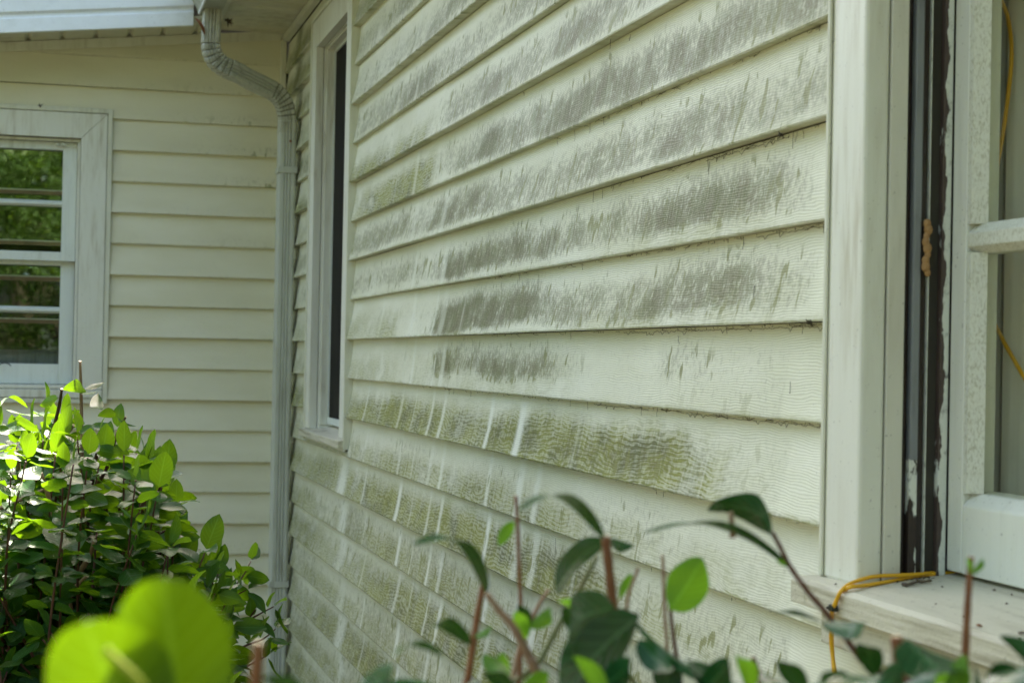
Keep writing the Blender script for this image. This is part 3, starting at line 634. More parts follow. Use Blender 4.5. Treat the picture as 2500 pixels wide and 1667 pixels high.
# --- window C (near)
win=empty('window',(0,0,0)); win.parent=house; win['label']='close weathered window with peeling brown track and cream blind'
y0,y1,z0,z1=WC['y0'],WC['y1'],WC['z0'],WC['z1']
mb=MB()
for a,b in ((y1-.026,y1),(y0,y0+.026)):
    mb.box(fB(a,.002,1.3665),fB(b,.020,z1)); mb.box(fB(a+.009,.0205,1.3665),fB(b-.009,.0245,z1))
mb.box(fB(y0+.026,.002,z1-.026),fB(y1-.026,.020,z1)); mb.build('edge_strip',MAT['jstrip'],win,bevel=.0025)
mb=MB()
ya=y1-.110
mb.box(fB(ya,-.0035,1.3665),fB(y1-.028,.025,2.73)); mb.box(fB(y0+.028,-.0035,1.3665),fB(y0+.110,.025,2.73)); mb.box(fB(y0+.110,-.0035,2.62),fB(ya,.025,2.73))
mb.build('casing',MAT['trim'],win,bevel=.004)
mb=MB(); mb.box(fB(ya+.0005,-.0260,1.37),fB(ya+.03,-.0050,2.62)); mb.build('blind_stop',MAT['trim_tan'],win,bevel=.002)
mb=MB(); mb.box(fB(y0+.08,-.026,1.37),fB(y0+.1095,-.005,2.62)); mb.build('blind_stop',MAT['trim_tan'],win,bevel=.002)
def strip(xa,xb,dy,mat,name,bev=.0008,z0_=1.372):
    m_=MB(); m_.box((xa,ya+dy,z0_),(xb,ya+.05,2.62)); return m_.build(name,mat,win,bevel=bev)
strip(.0270,.0345,.010,MAT['brown'],'track_channel')
strip(.0350,.0450,.0022,MAT['greymetal'],'track_strip',.002,1.50)
strip(.0352,.0448,.0030,MAT['fleck'],'track_strip',.001,1.372).scale=(1,1,1)
strip(.0455,.0535,.0085,MAT['brown'],'track_channel')
strip(.0544,.0554,.0045,MAT['weathered'],'track_fin',.0002)
strip(.0562,.0690,.0140,MAT['brown'],'track_channel')
strip(.0694,.0800,.0035,MAT['peel_track'],'parting_strip',.001)
mb=MB(); mb.box((-.003,ya+.012,1.37),(.1185,ya+.045,2.62)); mb.build('jamb',MAT['inside'],win)
mb=MB(); mb.box((-.003,y0+.05,1.37),(.1185,y0+.098,2.62)); mb.build('jamb',MAT['inside'],win)
mb=MB(); mb.box((.119,ya+.006,1.385),(.1275,ya+.045,2.62)); mb.build('inner_stop',MAT['trim_tan'],win)
# sill
sl=MB()
sl.prism([(-.052,1.337),(-.052,1.3615),(-.046,1.3655),(.150,1.384),(.150,1.337)],lambda a,b,c:(a,c,b),y0-.05,y1-.0405+.003)
sl.prism([(-.040,1.300),(-.040,1.3365),(.02,1.3365),(.02,1.300)],lambda a,b,c:(a,c,b),y0-.02,y1-.055)
sl.prism([(-.052,1.337),(-.052,1.3615),(-.046,1.3655),(.0,1.3660),(.0,1.337)],lambda a,b,c:(a,c,b),y1-.0374,y1+.002)
sill_o=sl.build('sill',MAT['sill'],win,bevel=.0015)
# lower sash: stile, bottom rail, muntin, panes
xs0,xs1=.0803,.118
sz=[(1.468,1.722),(1.752,2.02)]
mb=MB(); mb.box((xs0,ya+.002,1.383),(xs1,ya-.030,2.09)); mb.build('stile',MAT['sashC'],win,bevel=.002)
mb=MB(); mb.box((xs0,y0+.112,1.383),(xs1,y0+.152,2.09)); mb.build('stile',MAT['sashC'],win,bevel=.002)
mb=MB(); mb.prism([(xs0,1.3825),(xs0,1.455),(xs0+.012,1.468),(xs1,1.470),(xs1,1.3825)],lambda a,b,c:(a,c,b),y0+.1525,ya-.0305); mb.build('bottom_rail',MAT['sashC'],win,bevel=.002)
mb=MB(); mb.box((xs0,y0+.1525,2.02),(xs1,ya-.0305,2.09)); mb.build('meeting_rail',MAT['sashC'],win,bevel=.002)
mb=MB()
for a,b in sz: # putty bevel along the far stile
    mb.prism([(xs0+.0005,ya-.0302),(xs0+.0005,ya-.038),(xs0+.014,ya-.050),(xs0+.016,ya-.0302)],lambda p,q,c:(p,q,c),a,b)
mb.build('glazing_putty',MAT['putty'],win)
mb=MB(); mb.prism([(xs0+.001,1.728),(xs0+.001,1.742),(xs0+.012,1.753),(xs1-.004,1.753),(xs1-.004,1.721),(xs0+.012,1.721)],lambda a,b,c:(a,c,b),y0+.1525,ya-.0305); mb.build('muntin',MAT['putty'],win,bevel=.001)
for a,b in sz:
    mb=MB(); mb.box((xs0+.0165,y0+.145,a-.004),(xs0+.0185,ya-.032,b+.004)); mb.build('pane',MAT['glassC'],win)
# upper sash (above the frame of the photo)
mb=MB(); frame_boxes(mb,fB,y0+.112,ya,2.07,2.615,.04,.04,.05,.03,-.078,-.057); mb.build('upper_sash',MAT['sash'],win,bevel=.002)
mb=MB(); mb.box((.066,y0+.15,2.1),(.068,ya-.04,2.57)); mb.build('pane',MAT['glassC'],win)
# window blind: vertical slats
mb=MB(); yy=y1-.025; k=0
while yy>y0:
    wdt=.034
    ang=(.50,-.50)[k%2]; xo=.152 if k%2==0 else .152+.5*wdt
    mb.add([(xo,yy,1.38),(xo+ang*wdt,yy-wdt,1.38),(xo+ang*wdt,yy-wdt,2.62),(xo,yy,2.62),
            (xo+.003,yy,1.38),(xo+.003+ang*wdt,yy-wdt,1.38),(xo+.003+ang*wdt,yy-wdt,2.62),(xo+.003,yy,2.62)],
           [(0,1,2,3),(7,6,5,4),(0,4,5,1),(3,2,6,7),(0,3,7,4),(1,5,6,2)])
    yy-=wdt; k+=1
mb.build('blind',MAT['curtain'],win)

# ------------------------------------------------------------------ cable, twig, debris
def sillz(x): return 1.3655+(x+.046)*(1.384-1.3655)/.196
def onsill(px,py,lift=.002):
    p=on(px,py,'Z',1.374)
    for _ in range(4): p=on(px,py,'Z',sillz(p[0])+lift)
    return p
c3=lambda x,y:(1900+x*.3297,1150+y*.3297)
cab=empty('cable',tuple(onsill(*c3(740,780))),label='thin yellow twin cable crossing the near window sill and hanging over its edge',cat='cable')
def cablestrand(pts,r=.0021,name='strand'):
    mb=MB(); mb.tube(smooth_path(pts,8),r,10); mb.build(name,MAT['cable'],cab)
A1=[onsill(*c3(1275,745),.001)+np.array([.02,0,.0]),onsill(*c3(1200,748)),on(*c3(1000,765),'Y',ya-.004),on(*c3(740,775),'Y',ya-.006),on(*c3(620,800),'Y',ya-.010)]
A1+= [on(*c3(520,838),'X',-.045),on(*c3(455,900),'X',-.0555),on(*c3(425,985),'X',-.0560),on(*c3(402,1030),'X',-.056),on(*c3(398,1150),'X',-.050),on(*c3(400,1300),'X',-.046),on(*c3(412,1480),'X',-.045),on(*c3(430,1650),'X',-.045),on(*c3(440,1900),'X',-.044)]
cablestrand(A1)
A2=[onsill(*c3(1275,748),.001)+np.array([.022,.002,.0]),onsill(*c3(1180,757)),onsill(*c3(1000,780)),onsill(*c3(820,815)),onsill(*c3(640,845),.003),onsill(*c3(540,855),.005)]
A2+= [on(*c3(470,890),'X',-.050),on(*c3(432,950),'X',-.0560),on(*c3(412,1000),'X',-.0580),on(*c3(398,1040),'X',-.057),on(*c3(390,1180),'X',-.051),on(*c3(395,1310),'X',-.047),on(*c3(420,1480),'X',-.046),on(*c3(434,1650),'X',-.046)]
cablestrand(A2)
def inner(pts,x=.143): return [on(px,py,'X',x+dx) for px,py,dx in pts]
t6=lambda x,y,d=0:(2100+x*.3827,y*.3827,d)
cablestrand(inner([t6(860,-200),t6(900,0),t6(945,130,.004),t6(965,380),t6(920,790,-.004),t6(870,1080),t6(822,1380,.003),(2405,600,0),(2404,680,0),(2404,724,0),(2433,800,0),(2500,920,0),(2560,1010,0),(2640,1060,0)],.143),.0024,'indoor_run')
mb=MB(); tc=on(*c3(405,1010),'X',-.0572); mb.box(tc+np.array([-.0030,-.0055,-.0035]),tc+np.array([.0035,.0055,.0035])); mb.box(tc+np.array([-.004,.003,-.002]),tc+np.array([-.001,.0085,.001])); mb.build('cable_tie',MAT['black'],cab,bevel=.001)
# twig on the sill
tw=[onsill(*c3(925,835),.0025),onsill(*c3(960,838),.003),onsill(*c3(1030,818),.003),onsill(*c3(1085,815),.003),onsill(*c3(1135,808),.004)]
mb=MB(); mb.tube(smooth_path(tw,4),[.0022,.0018,.002,.0022,.0016,.0017,.0019,.0016,.0015,.0016,.0021,.0018,.0015,.0014,.0016,.0017,.0012],8); mb.tube([tw[2],tw[2]+np.array([0,-.002,.004])],[.0014,.0006],6)
mb.build('twig',MAT['bark'],label='short dark broken twig lying on the near sill beside the yellow cable',cat='twig')
# specks lying on the sill
def fleck(px,py,r,name,mat,label,cat,group=None,n=1):
    p=onsill(px,py,.001); mb=MB(); rr=random.Random(int(px*7+py)); pts=[]
    k=7
    ring_=[(p[0]+r*math.cos(a)*(.6+.6*rr.random()),p[1]+r*math.sin(a)*(.6+.9*rr.random()),p[2]+.0004+.001*rr.random()) for a in np.linspace(0,2*math.pi,k,endpoint=False)]
    vs=ring_+[(a,b,c-.0006) for a,b,c in ring_]+[(p[0],p[1],p[2]+.0022)]
    fs=[(i,(i+1)%k,2*k) for i in range(k)]+[(i,k+i,k+(i+1)%k,(i+1)%k) for i in range(k)]+[tuple(range(2*k-1,k-1,-1))]
    mb.add(vs,fs); return mb.build(name,mat,label=label,cat=cat,group=group)
fleck(*c3(1490,1145),.0032,'leaf_scrap',MAT['rust'],'small orange red leaf scrap lying alone on the near window sill','debris')
for i,(x,y,r) in enumerate([(425,840,.0016),(1600,885,.002),(1730,918,.0013),(1168,988,.0012),(1215,860,.0014),(1805,1200,.004),(1790,1240,.0018),(1690,985,.0016),(1075,800,.0012),(1370,1080,.001)]):
    fleck(*c3(x,y),r,'debris_crumb',MAT['bark'],'tiny dark crumb of debris lying on the near window sill','debris','dark crumbs on the near sill')
# crumbs swept against the casing foot
mb=MB(); rr=random.Random(5)
for i in range(60):
    x=-.02+rr.random()*.08; yv=ya-.001-rr.random()**2*.01; z=sillz(x); r=.0005+.0012*rr.random()
    p=Vector((x,yv,z+r*.5)); mb.add([p+Vector((r,0,0)),p+Vector((0,r,0)),p-Vector((r,0,0)),p-Vector((0,r,0)),p+Vector((0,0,r*.8))],[(0,1,4),(1,2,4),(2,3,4),(3,0,4)])
mb.build('grit',MAT['rootlet'],label='dark grit gathered at the foot of the near window casing',cat='grit',kind='stuff')
# mud dauber nest in the track
mb=MB(); 
for i in range(9):
    z=1.735-(.0)+ .0; 
    z=on(2237,545+i*15,'Y',ya)[2]; r=.0044+.0008*math.sin(i*2.1)
    c_=Vector((.0495+.0015*math.sin(i*1.7),ya-.0005,z)); seg=10; vs=[]
    for a in range(1,6):
        ph=math.pi*a/6
        for k in range(seg): vs.append(c_+Vector((r*.95*math.sin(ph)*math.cos(2*math.pi*k/seg),r*.9*math.sin(ph)*math.sin(2*math.pi*k/seg),r*1.25*math.cos(ph))))
    fs=[(a*seg+k,a*seg+(k+1)%seg,(a+1)*seg+(k+1)%seg,(a+1)*seg+k) for a in range(4) for k in range(seg)]+[tuple(range(seg)),tuple(range(4*seg,5*seg))]
    mb.add(vs,fs,0,True)
mb.build('mud_nest',MAT['mud'],label='lumpy orange brown mud wasp nest stuck in the dark window track',cat='nest')
# dead rootlets and web threads hanging under the laps
mb=MB(); rr=random.Random(9)
def thread(p,n,stepy,stepz,r,bias=0.):
    pts=[p]; 
    for i in range(n):
        q=pts[-1]; pts.append((q[0]+rr.uniform(-.0006,.0006),q[1]+rr.uniform(-1,1)*stepy+bias,q[2]+rr.uniform(-1.0,.35)*stepz))
    mb.tube(pts,r,4)
def lapx(n,z): 
    v=(z-(ZB+n*H))/H; fl=.019*(1+.16*(1 if n%2==0 else -1)); return -(.0035+fl*max(0,1-v)**1.5)
for n,xa,xb,den in ((3,1330,1980,40),(2,1400,1990,46),(1,1180,1990,70),(0,1180,1985,60),(-1,1000,1985,90),(-2,1150,1970,46),(-3,1300,1900,22),(-4,1200,1500,10)):
    for i in range(den):
        px=rr.uniform(xa,xb); z=ZB+(n)*H; Y=Y_at(px,z)
        x=lapx(n-1,z-.004)-.001
        L_=rr.random()
        if L_<.10: thread((x,Y,z-.001),6,.0014,.006,.00028)
        elif L_<.55: thread((x-.001,Y,z-.0015),6,.004,.0013,.00028,rr.choice((-.004,.004)))
        else: thread((x,Y,z-.001),3,.0015,.0022,.00030)
    # long runner along the edge
for n,xa,xb in ((2,1900,1700),(1,1990,1820),(0,1990,1500),(-1,1990,1650),(-1,1560,1430)):
    ya_,yb_=Y_at(xa,ZB+n*H),Y_at(xb,ZB+n*H); k=int(abs(yb_-ya_)/.006); pts=[]
    for i in range(k+1):
        Y=ya_+(yb_-ya_)*i/k; z=ZB+n*H-.0035-.0025*rr.random()-.004*(rr.random()<.08)
        pts.append((lapx(n-1,z)-.0012,Y+rr.uniform(-.002,.002),z))
    mb.tube(pts,.0003,4)
for px,py,ln in ((1283,228,.045),(1497,100,.03),(1545,85,.03),(1366,470,.012),(1662,820,.018),(1740,395,.02),(1850,700,.02),(1362,1312,.03),(1937,930,.02)):
    p=on(px,py,'X',-.010); thread((p[0]-.004,p[1],p[2]),7,.0012,ln/4.2,.0003)
mb.build('dead_rootlets',MAT['rootlet'],label='thin dark dead rootlets and web threads clinging under the clapboard edges',cat='rootlets',kind='stuff')
# dark clump at the lap end by the near window trim, and insect remains
def clump(px,py,ax,vv_,r,name,mat,label,cat):
    p=Vector(on(px,py,ax,vv_)); mb=MB(); q=random.Random(int(px))
    for i in range(9):
        d=Vector((q.uniform(-1,1),q.uniform(-1,1),q.uniform(-1,1))).normalized(); mb.tube([p,p+d*r*.5+Vector((0,0,q.uniform(-.3,.3)*r)),p+d*r*q.uniform(.7,1.4)],[r*.30,r*.16,r*.06],5)
    return mb.build(name,mat,label=label,cat=cat)
clump(1980,788,'X',-.024,.0055,'debris_clump',MAT['rootlet'],'dark tangled debris clump at the clapboard end beside the near window trim','debris')
clump(1906,328,'X',-.022,.004,'debris_clump',MAT['rootlet'],'curled dark debris clump under a clapboard high on the wall','debris')
clump(98,259,'Y',-.026,.011,'dead_insect',MAT['bark'],'dark dead insect on top of the left window trim','insect')
clump(557,52,'Y',-.56,.018,'debris_clump',MAT['bark'],'dark brown nest-like clump between the gutter end and soffit','debris')
# rusty dead leaf wedged at the gutter outlet
def leafmesh(mb,base,tip,width,side,nrm,bend=.1,fold=.15,nt=10,ns=6,mi=0,sharp=1.0,uvs=None,tone=None,pw=.62,tp=.86):
    base,tip,side,nrm=[np.array(q,float) for q in (base,tip,side,nrm)]; Lv=tip-base; Ln=np.linalg.norm(Lv)
    vs=[];b0=len(mb.v)
    for i in range(nt+1):
        t=i/nt; w_=width*.5*(max(0,math.sin(math.pi*t**tp))**pw)*(1-.15*t*sharp)
        if i==nt: w_=width*.012
        if i==0: w_=width*.02
        for j in range(ns+1):
            s=2*j/ns-1
            p=base+Lv*t+side*w_*s+nrm*(bend*Ln*math.sin(math.pi*t)+abs(s)*w_*fold-.04*width*math.cos(t*9+s*2)*abs(s))
            vs.append(p)
            if uvs is not None: uvs.append((s,t))
    fs=[(i*(ns+1)+j,i*(ns+1)+j+1,(i+1)*(ns+1)+j+1,(i+1)*(ns+1)+j) for i in range(nt) for j in range(ns)]
    mb.add(vs,fs,mi,True)
    if tone is not None: tone+= [random.random()]*len(vs)
def build_leafmesh(mb,uvs,tones,name,mats,parent=None,**k):
    o=mb.build(name,mats,parent,recalc=False,**k); me=o.data
    nl=len(me.loops); vi=np.zeros(nl,np.int32); me.loops.foreach_get('vertex_index',vi)
    U=np.zeros((len(me.vertices),2),np.float32); U[:len(uvs)]=uvs
    ul=me.uv_layers.new(name='leaf'); ul.data.foreach_set('uv',U[vi].ravel())
    T=np.zeros(len(me.vertices),np.float32); T[:len(tones)]=tones
    a=me.attributes.new('tone','FLOAT','POINT'); a.data.foreach_set('value',T); return o
mb=MB(); b_=on(476,44,'Y',-.60); t_=on(499,86,'Y',-.62)
leafmesh(mb,b_,t_,.022,(.8,.6,0),(.3,-.9,.1),.18,.3); mb.build('dead_leaf',MAT['rust'],recalc=False,label='dead rust brown leaf wedged where the downspout leaves the gutter',cat='leaf')

# ------------------------------------------------------------------ foliage
def unit(v): v=np.array(v,float); return v/np.linalg.norm(v)
def rnd3(r): return np.array([r.gauss(0,1),r.gauss(0,1),r.gauss(0,1)])
def add_leaf_random(mb,uvs,tones,p,axis,r,size,flat=.6,asp=.62):
    """leaf with short petiole at p pointing near axis; blades tend to face the sky"""
    d=unit(axis); up=unit(np.array([0,0,1])*flat+rnd3(r)*.38); side=np.cross(d,up); 
    if np.linalg.norm(side)<.05: side=np.array([1,0,0])
    side=unit(side); nrm=np.cross(side,d); Ln=size*r.uniform(.7,1.15)
    leafmesh(mb,p+d*.006,p+d*(Ln+.006),Ln*asp*r.uniform(.85,1.1),side,nrm,r.uniform(-.10,.10),r.uniform(.05,.35),7,4,0,1,uvs,tones)
# --- the shrub in front of the left wall
YB=-3.75
sil=[(-500,1060),(-200,1000),(0,990),(70,985),(160,955),(215,965),(260,1000),(330,1040),(400,1110),(425,1190),(470,1280),(530,1370),(565,1440)]
sx,sy_=zip(*sil)
r=random.Random(21); leaves=MB(); uvs=[]; tones=[]; stems=MB()
root=np.array([-.98,-3.72,0.])
sh=empty('shrub',tuple(root),label='dense glossy green shrub, partly sunlit, in front of the left clapboard wall',cat='shrub')
def twig_leaves(pts,size,r,start=.25,gap=.021):
    pts=smooth_path(pts,6); acc=0; k=r.random()*6; n=len(pts)
    for i in range(1,n):
        p,q=np.array(pts[i-1]),np.array(pts[i]); acc+=np.linalg.norm(q-p)
        if i/n<start: acc=0; continue
        while acc>gap:
            acc-=gap; k+=2.4; t=unit(q-p); o=unit(np.cross(t,[math.cos(k),math.sin(k),.3])) 
            add_leaf_random(leaves,uvs,tones,q,t*.25+o*1.0+np.array([0,0,-.12]),r,size)
    add_leaf_random(leaves,uvs,tones,np.array(pts[-1]),pts[-1]-np.array(pts[-3]),r,size)
for i in range(200):
    px=r.uniform(-420,545) if i<145 else r.uniform(330,560); Y=YB+r.uniform(-.48,.48); top=np.interp(px,sx,sy_)
    py=top+abs(r.gauss(0,1))*150+ (abs(Y-YB)/.48)**2*110+r.uniform(0,35)
    tip=on(px,py,'Y',Y)
    b0=root+np.array([r.uniform(-.22,.2),r.uniform(-.2,.2),r.uniform(.1,.5)])
    mid=(b0+tip)/2+np.array([(tip[0]-b0[0])*.12,(tip[1]-b0[1])*.12,-.05])
    pts=[b0,mid+rnd3(r)*.02,tip*.7+mid*.3+rnd3(r)*.015,tip]
    P=smooth_path(pts,5); stems.tube(P,list(np.linspace(.0036,.0012,len(P))),5)
    twig_leaves(pts,r.uniform(.040,.058),r,.25,.0135)
for i in range(260):     # interior and lower leaves
    px=r.uniform(-420,500); Y=YB+r.uniform(-.45,.45); top=np.interp(px,sx,sy_); py=top+r.uniform(260,900)
    tip=on(px,py,'Y',Y); b0=tip+np.array([r.uniform(-.12,.12),r.uniform(-.12,.12),-.22]); pts=[b0,(b0+tip)/2+rnd3(r)*.02,tip]
    P=smooth_path(pts,4); stems.tube(P,list(np.linspace(.004,.0015,len(P))),5); twig_leaves(pts,.044,r,.1,.019)
# distinct upright and pruned stems read off the photo
q3=lambda x,y:(x*.521,850+y*.521)
for pts,dep,r0,r1,tn,lf in (([(375,60),(380,230),(385,560),(380,800)],2.95,.0022,.004,1,0),([(290,190),(270,300),(200,560)],2.9,.0022,.0036,0,0),([(345,360),(290,440),(215,570)],2.85,.0026,.0036,1,0),
    ([(-120,810),(0,750),(200,665),(410,568)],2.75,.0040,.0022,1,0),([(190,585),(240,740),(285,940),(320,1140),(350,1300)],2.7,.0036,.0030,1,0),([(75,480),(95,640)],2.85,.004,.004,1,0),
    ([(410,790),(405,890)],2.8,.0045,.0045,1,0),([(445,900),(410,990),(365,1060)],2.75,.0036,.005,1,0),([(410,1065),(330,1140)],2.72,.003,.0034,1,0),([(765,590),(740,680),(690,780)],3.0,.002,.003,0,0),
    ([(610,575),(560,650),(500,760)],3.0,.002,.003,0,0),([(700,705),(590,800)],2.95,.002,.003,0,0),([(570,680),(555,800),(530,900)],2.9,.0026,.004,0,0),([(630,820),(560,950),(500,1060)],2.85,.0026,.005,0,0),
    ([(550,390),(500,560),(440,660)],2.95,.0024,.004,0,0),([(590,320),(560,380),(520,480)],2.98,.0016,.003,0,0),([(780,850),(700,910),(600,1000)],2.95,.0016,.0034,0,0),([(465,450),(440,560),(425,670)],2.9,.003,.0045,0,0),
    ([(1130,1185),(1060,1270),(900,1420),(500,1500)],3.25,.0014,.003,0,0),([(1200,1220),(1150,1280),(1060,1330),(850,1450)],3.25,.0014,.003,0,0)):
    P=[at(*q3(x,y),dep+.02*k) for k,(x,y) in enumerate(pts)]; P=smooth_path(P,5)
    stems.tube(P[::-1],list(np.linspace(r1,r0,len(P))),7,1 if tn else 0,2)
stems_o=stems.build('stems',[MAT['stem'],MAT['stem_tan'],MAT['cut']],sh)
# low sprig reaching the downspout
stems2=MB()
for pts in ([(470,1560),(540,1470),(590,1410),(612,1370)],[(480,1600),(560,1540),(630,1500),(668,1480)],[(500,1640),(590,1580),(640,1560),(672,1535)],[(400,1440),(480,1410),(560,1400)],[(430,1500),(520,1480),(600,1440)],[(500,1700),(580,1640),(650,1600)]):
    P=[at(px,py,3.2+.04*k) for k,(px,py) in enumerate(pts)]
    PP=smooth_path(P,5); stems2.tube(PP,list(np.linspace(.0028,.0012,len(PP))),5); twig_leaves(P,.046,r,.3,.017)
stems2.build('sprig',MAT['stem'],sh)
# individually placed upper leaves (base, tip in crop pixels)
def placed(mb,uvs,tones,bx,by,tx,ty,db,dt,wpx,roll,bend=.06,fold=.15,nt=12,ns=8,mi=0,pw=.62,tp=.86):
    B_,T_=at(bx,by,db),at(tx,ty,dt); ax=unit(T_-B_); vw=unit((B_+T_)/2-CAM); side=unit(np.cross(ax,vw)); nrm=np.cross(side,ax)
    a=math.radians(roll); s2=side*math.cos(a)+nrm*math.sin(a); n2=np.cross(s2,ax)
    leafmesh(mb,B_,T_,wpx/F*(db+dt)/2,s2,n2,bend,fold,nt,ns,mi,1,uvs,tones,pw,tp)
for bx,by,tx,ty,w_,ro in ((390,185,295,195,70,20),(395,195,490,158,40,55),(380,215,455,200,30,70),(460,210,458,278,62,10),(270,235,185,265,55,30),(540,300,458,318,50,15),(540,310,640,365,20,60),
      (465,440,520,340,75,25),(605,490,480,465,55,10),(605,490,665,500,25,60),(700,520,615,555,75,20),(700,520,805,575,68,5),(700,600,790,640,50,35),(270,720,180,700,90,25),(262,775,172,830,72,35),
      (410,880,300,980,110,10),(85,1100,275,1100,75,15),(340,1140,455,1215,50,40),(340,1265,208,1285,55,30),(120,1150,20,1240,90,15),(640,800,700,930,95,15),(550,880,630,830,80,20),(700,930,780,900,78,10),
      (880,1060,1035,1030,55,25),(530,1030,605,1050,70,20),(120,760,0,700,70,30),(60,820,130,860,60,30),(200,640,140,660,80,40),(300,620,400,640,90,15),(180,380,60,330,60,45),(130,280,0,270,30,70),(90,450,180,420,80,30),
      (0,380,80,340,60,40),(210,560,130,480,80,20)):
    a=q3(bx,by); b=q3(tx,ty); placed(leaves,uvs,tones,a[0],a[1],b[0],b[1],2.9+r.uniform(-.1,.1),2.88+r.uniform(-.12,.12),w_*.521*1.1,ro,r.uniform(-.05,.1),.2,8,6)
build_leafmesh(leaves,uvs,tones,'foliage',MAT['leaf'],sh)

# --- foreground shrub with pruned stems, blurred along the bottom edge
fg=empty('pruned_shrub',(-.45,-5.85,0),label='blurred foreground shrub with cut brown stems rising along the bottom of the wall view',cat='shrub')
c1=lambda x,y:(900+x*.3297,1150+y*.3297); c2=lambda x,y:(1400+x*.3298,1150+y*.3298)
groot=np.array([-.47,-5.86,0.05])
def stem(pts,dep,wpx,mat='stem_fg',cut=True,ext=True,dep2=None,mb=None,parent=None):
    """pts from the tip down; continues to the ground"""
    parent=parent or fg; n=len(pts); dep2=dep2 or dep
    P=[at(x,y,dep+(dep2-dep)*k/max(1,n-1)) for k,(x,y) in enumerate(pts)]; R0=[wpx[0]/F*dep/2+(wpx[1]-wpx[0])/F*dep/2*k/max(1,n-1) for k in range(n)]
    if ext:
        d=unit(P[-1]-P[-2]); q=P[-1]+d*.12; P+= [q, q*.55+groot*.45+np.array([0,0,.05]), groot+rnd3(r)*.02]; R0+=[R0[-1]*1.1,R0[-1]*1.5,R0[-1]*2]
    P=smooth_path(P,5); R1=list(np.interp(np.linspace(0,1,len(P)),np.linspace(0,1,len(R0)),R0))
    m_=MB(); m_.tube(P[::-1],[a*(1+.07*math.sin(i*1.9)) for i,a in enumerate(R1[::-1])],10,0,1)
    return m_.build('stem',[MAT[mat],MAT['cut'] if cut else MAT[mat]],parent)
D=1.12
stem([(1259,1209),(1263,1265),(1267,1370),(1271,1480),(1270,1620)],D,(9,11),'stem_fg',True)
stem([(1181,1418),(1164,1513),(1144,1648)],D-.02,(15,18))
stem([(1478,1308),(1486,1380),(1496,1470),(1512,1605),(1522,1667)],D-.06,(22,25))
stem([(1457,1358),(1404,1457),(1362,1529),(1319,1612)],D,(11,14),'stem_green')
stem([(1187,1447),(1220,1492),(1253,1529),(1290,1600),(1325,1667)],D-.12,(14,27),'stem_tan')
stem([(1885,1298),(1905,1335),(1928,1381),(1970,1440),(2013,1490),(2060,1550),(2104,1612)],D-.04,(11,15),'stem_red',False)
stem([(1636,1480),(1640,1520),(1648,1580),(1661,1667)],D,(9,12),'stem_red',False)
stem([(2371,1358),(2366,1420),(2361,1500),(2354,1667)],D-.1,(14,20))
stem([(2188,1552),(2194,1610),(2201,1670)],D-.2,(28,32))
stem([(1838,1602),(1850,1640),(1866,1700)],D-.1,(12,15),'stem_red')
stem([(1784,1249),(1787,1280),(1789,1312)],D-.06,(12,16),'stem_tan',False,False)
stem([(1617,1354),(1619,1385),(1622,1480),(1630,1600)],D+.03,(8,9),'stem_tan')
stem([(1559,1384),(1550,1408),(1535,1450),(1520,1560)],D+.02,(8,9),'stem_tan')
stem([(1340,1438),(1312,1483),(1270,1580),(1249,1667)],D+.05,(9,15),'stem_tan')
stem([(1450,1520),(1500,1600),(1560,1680)],D+.1,(10,12),'stem_green')
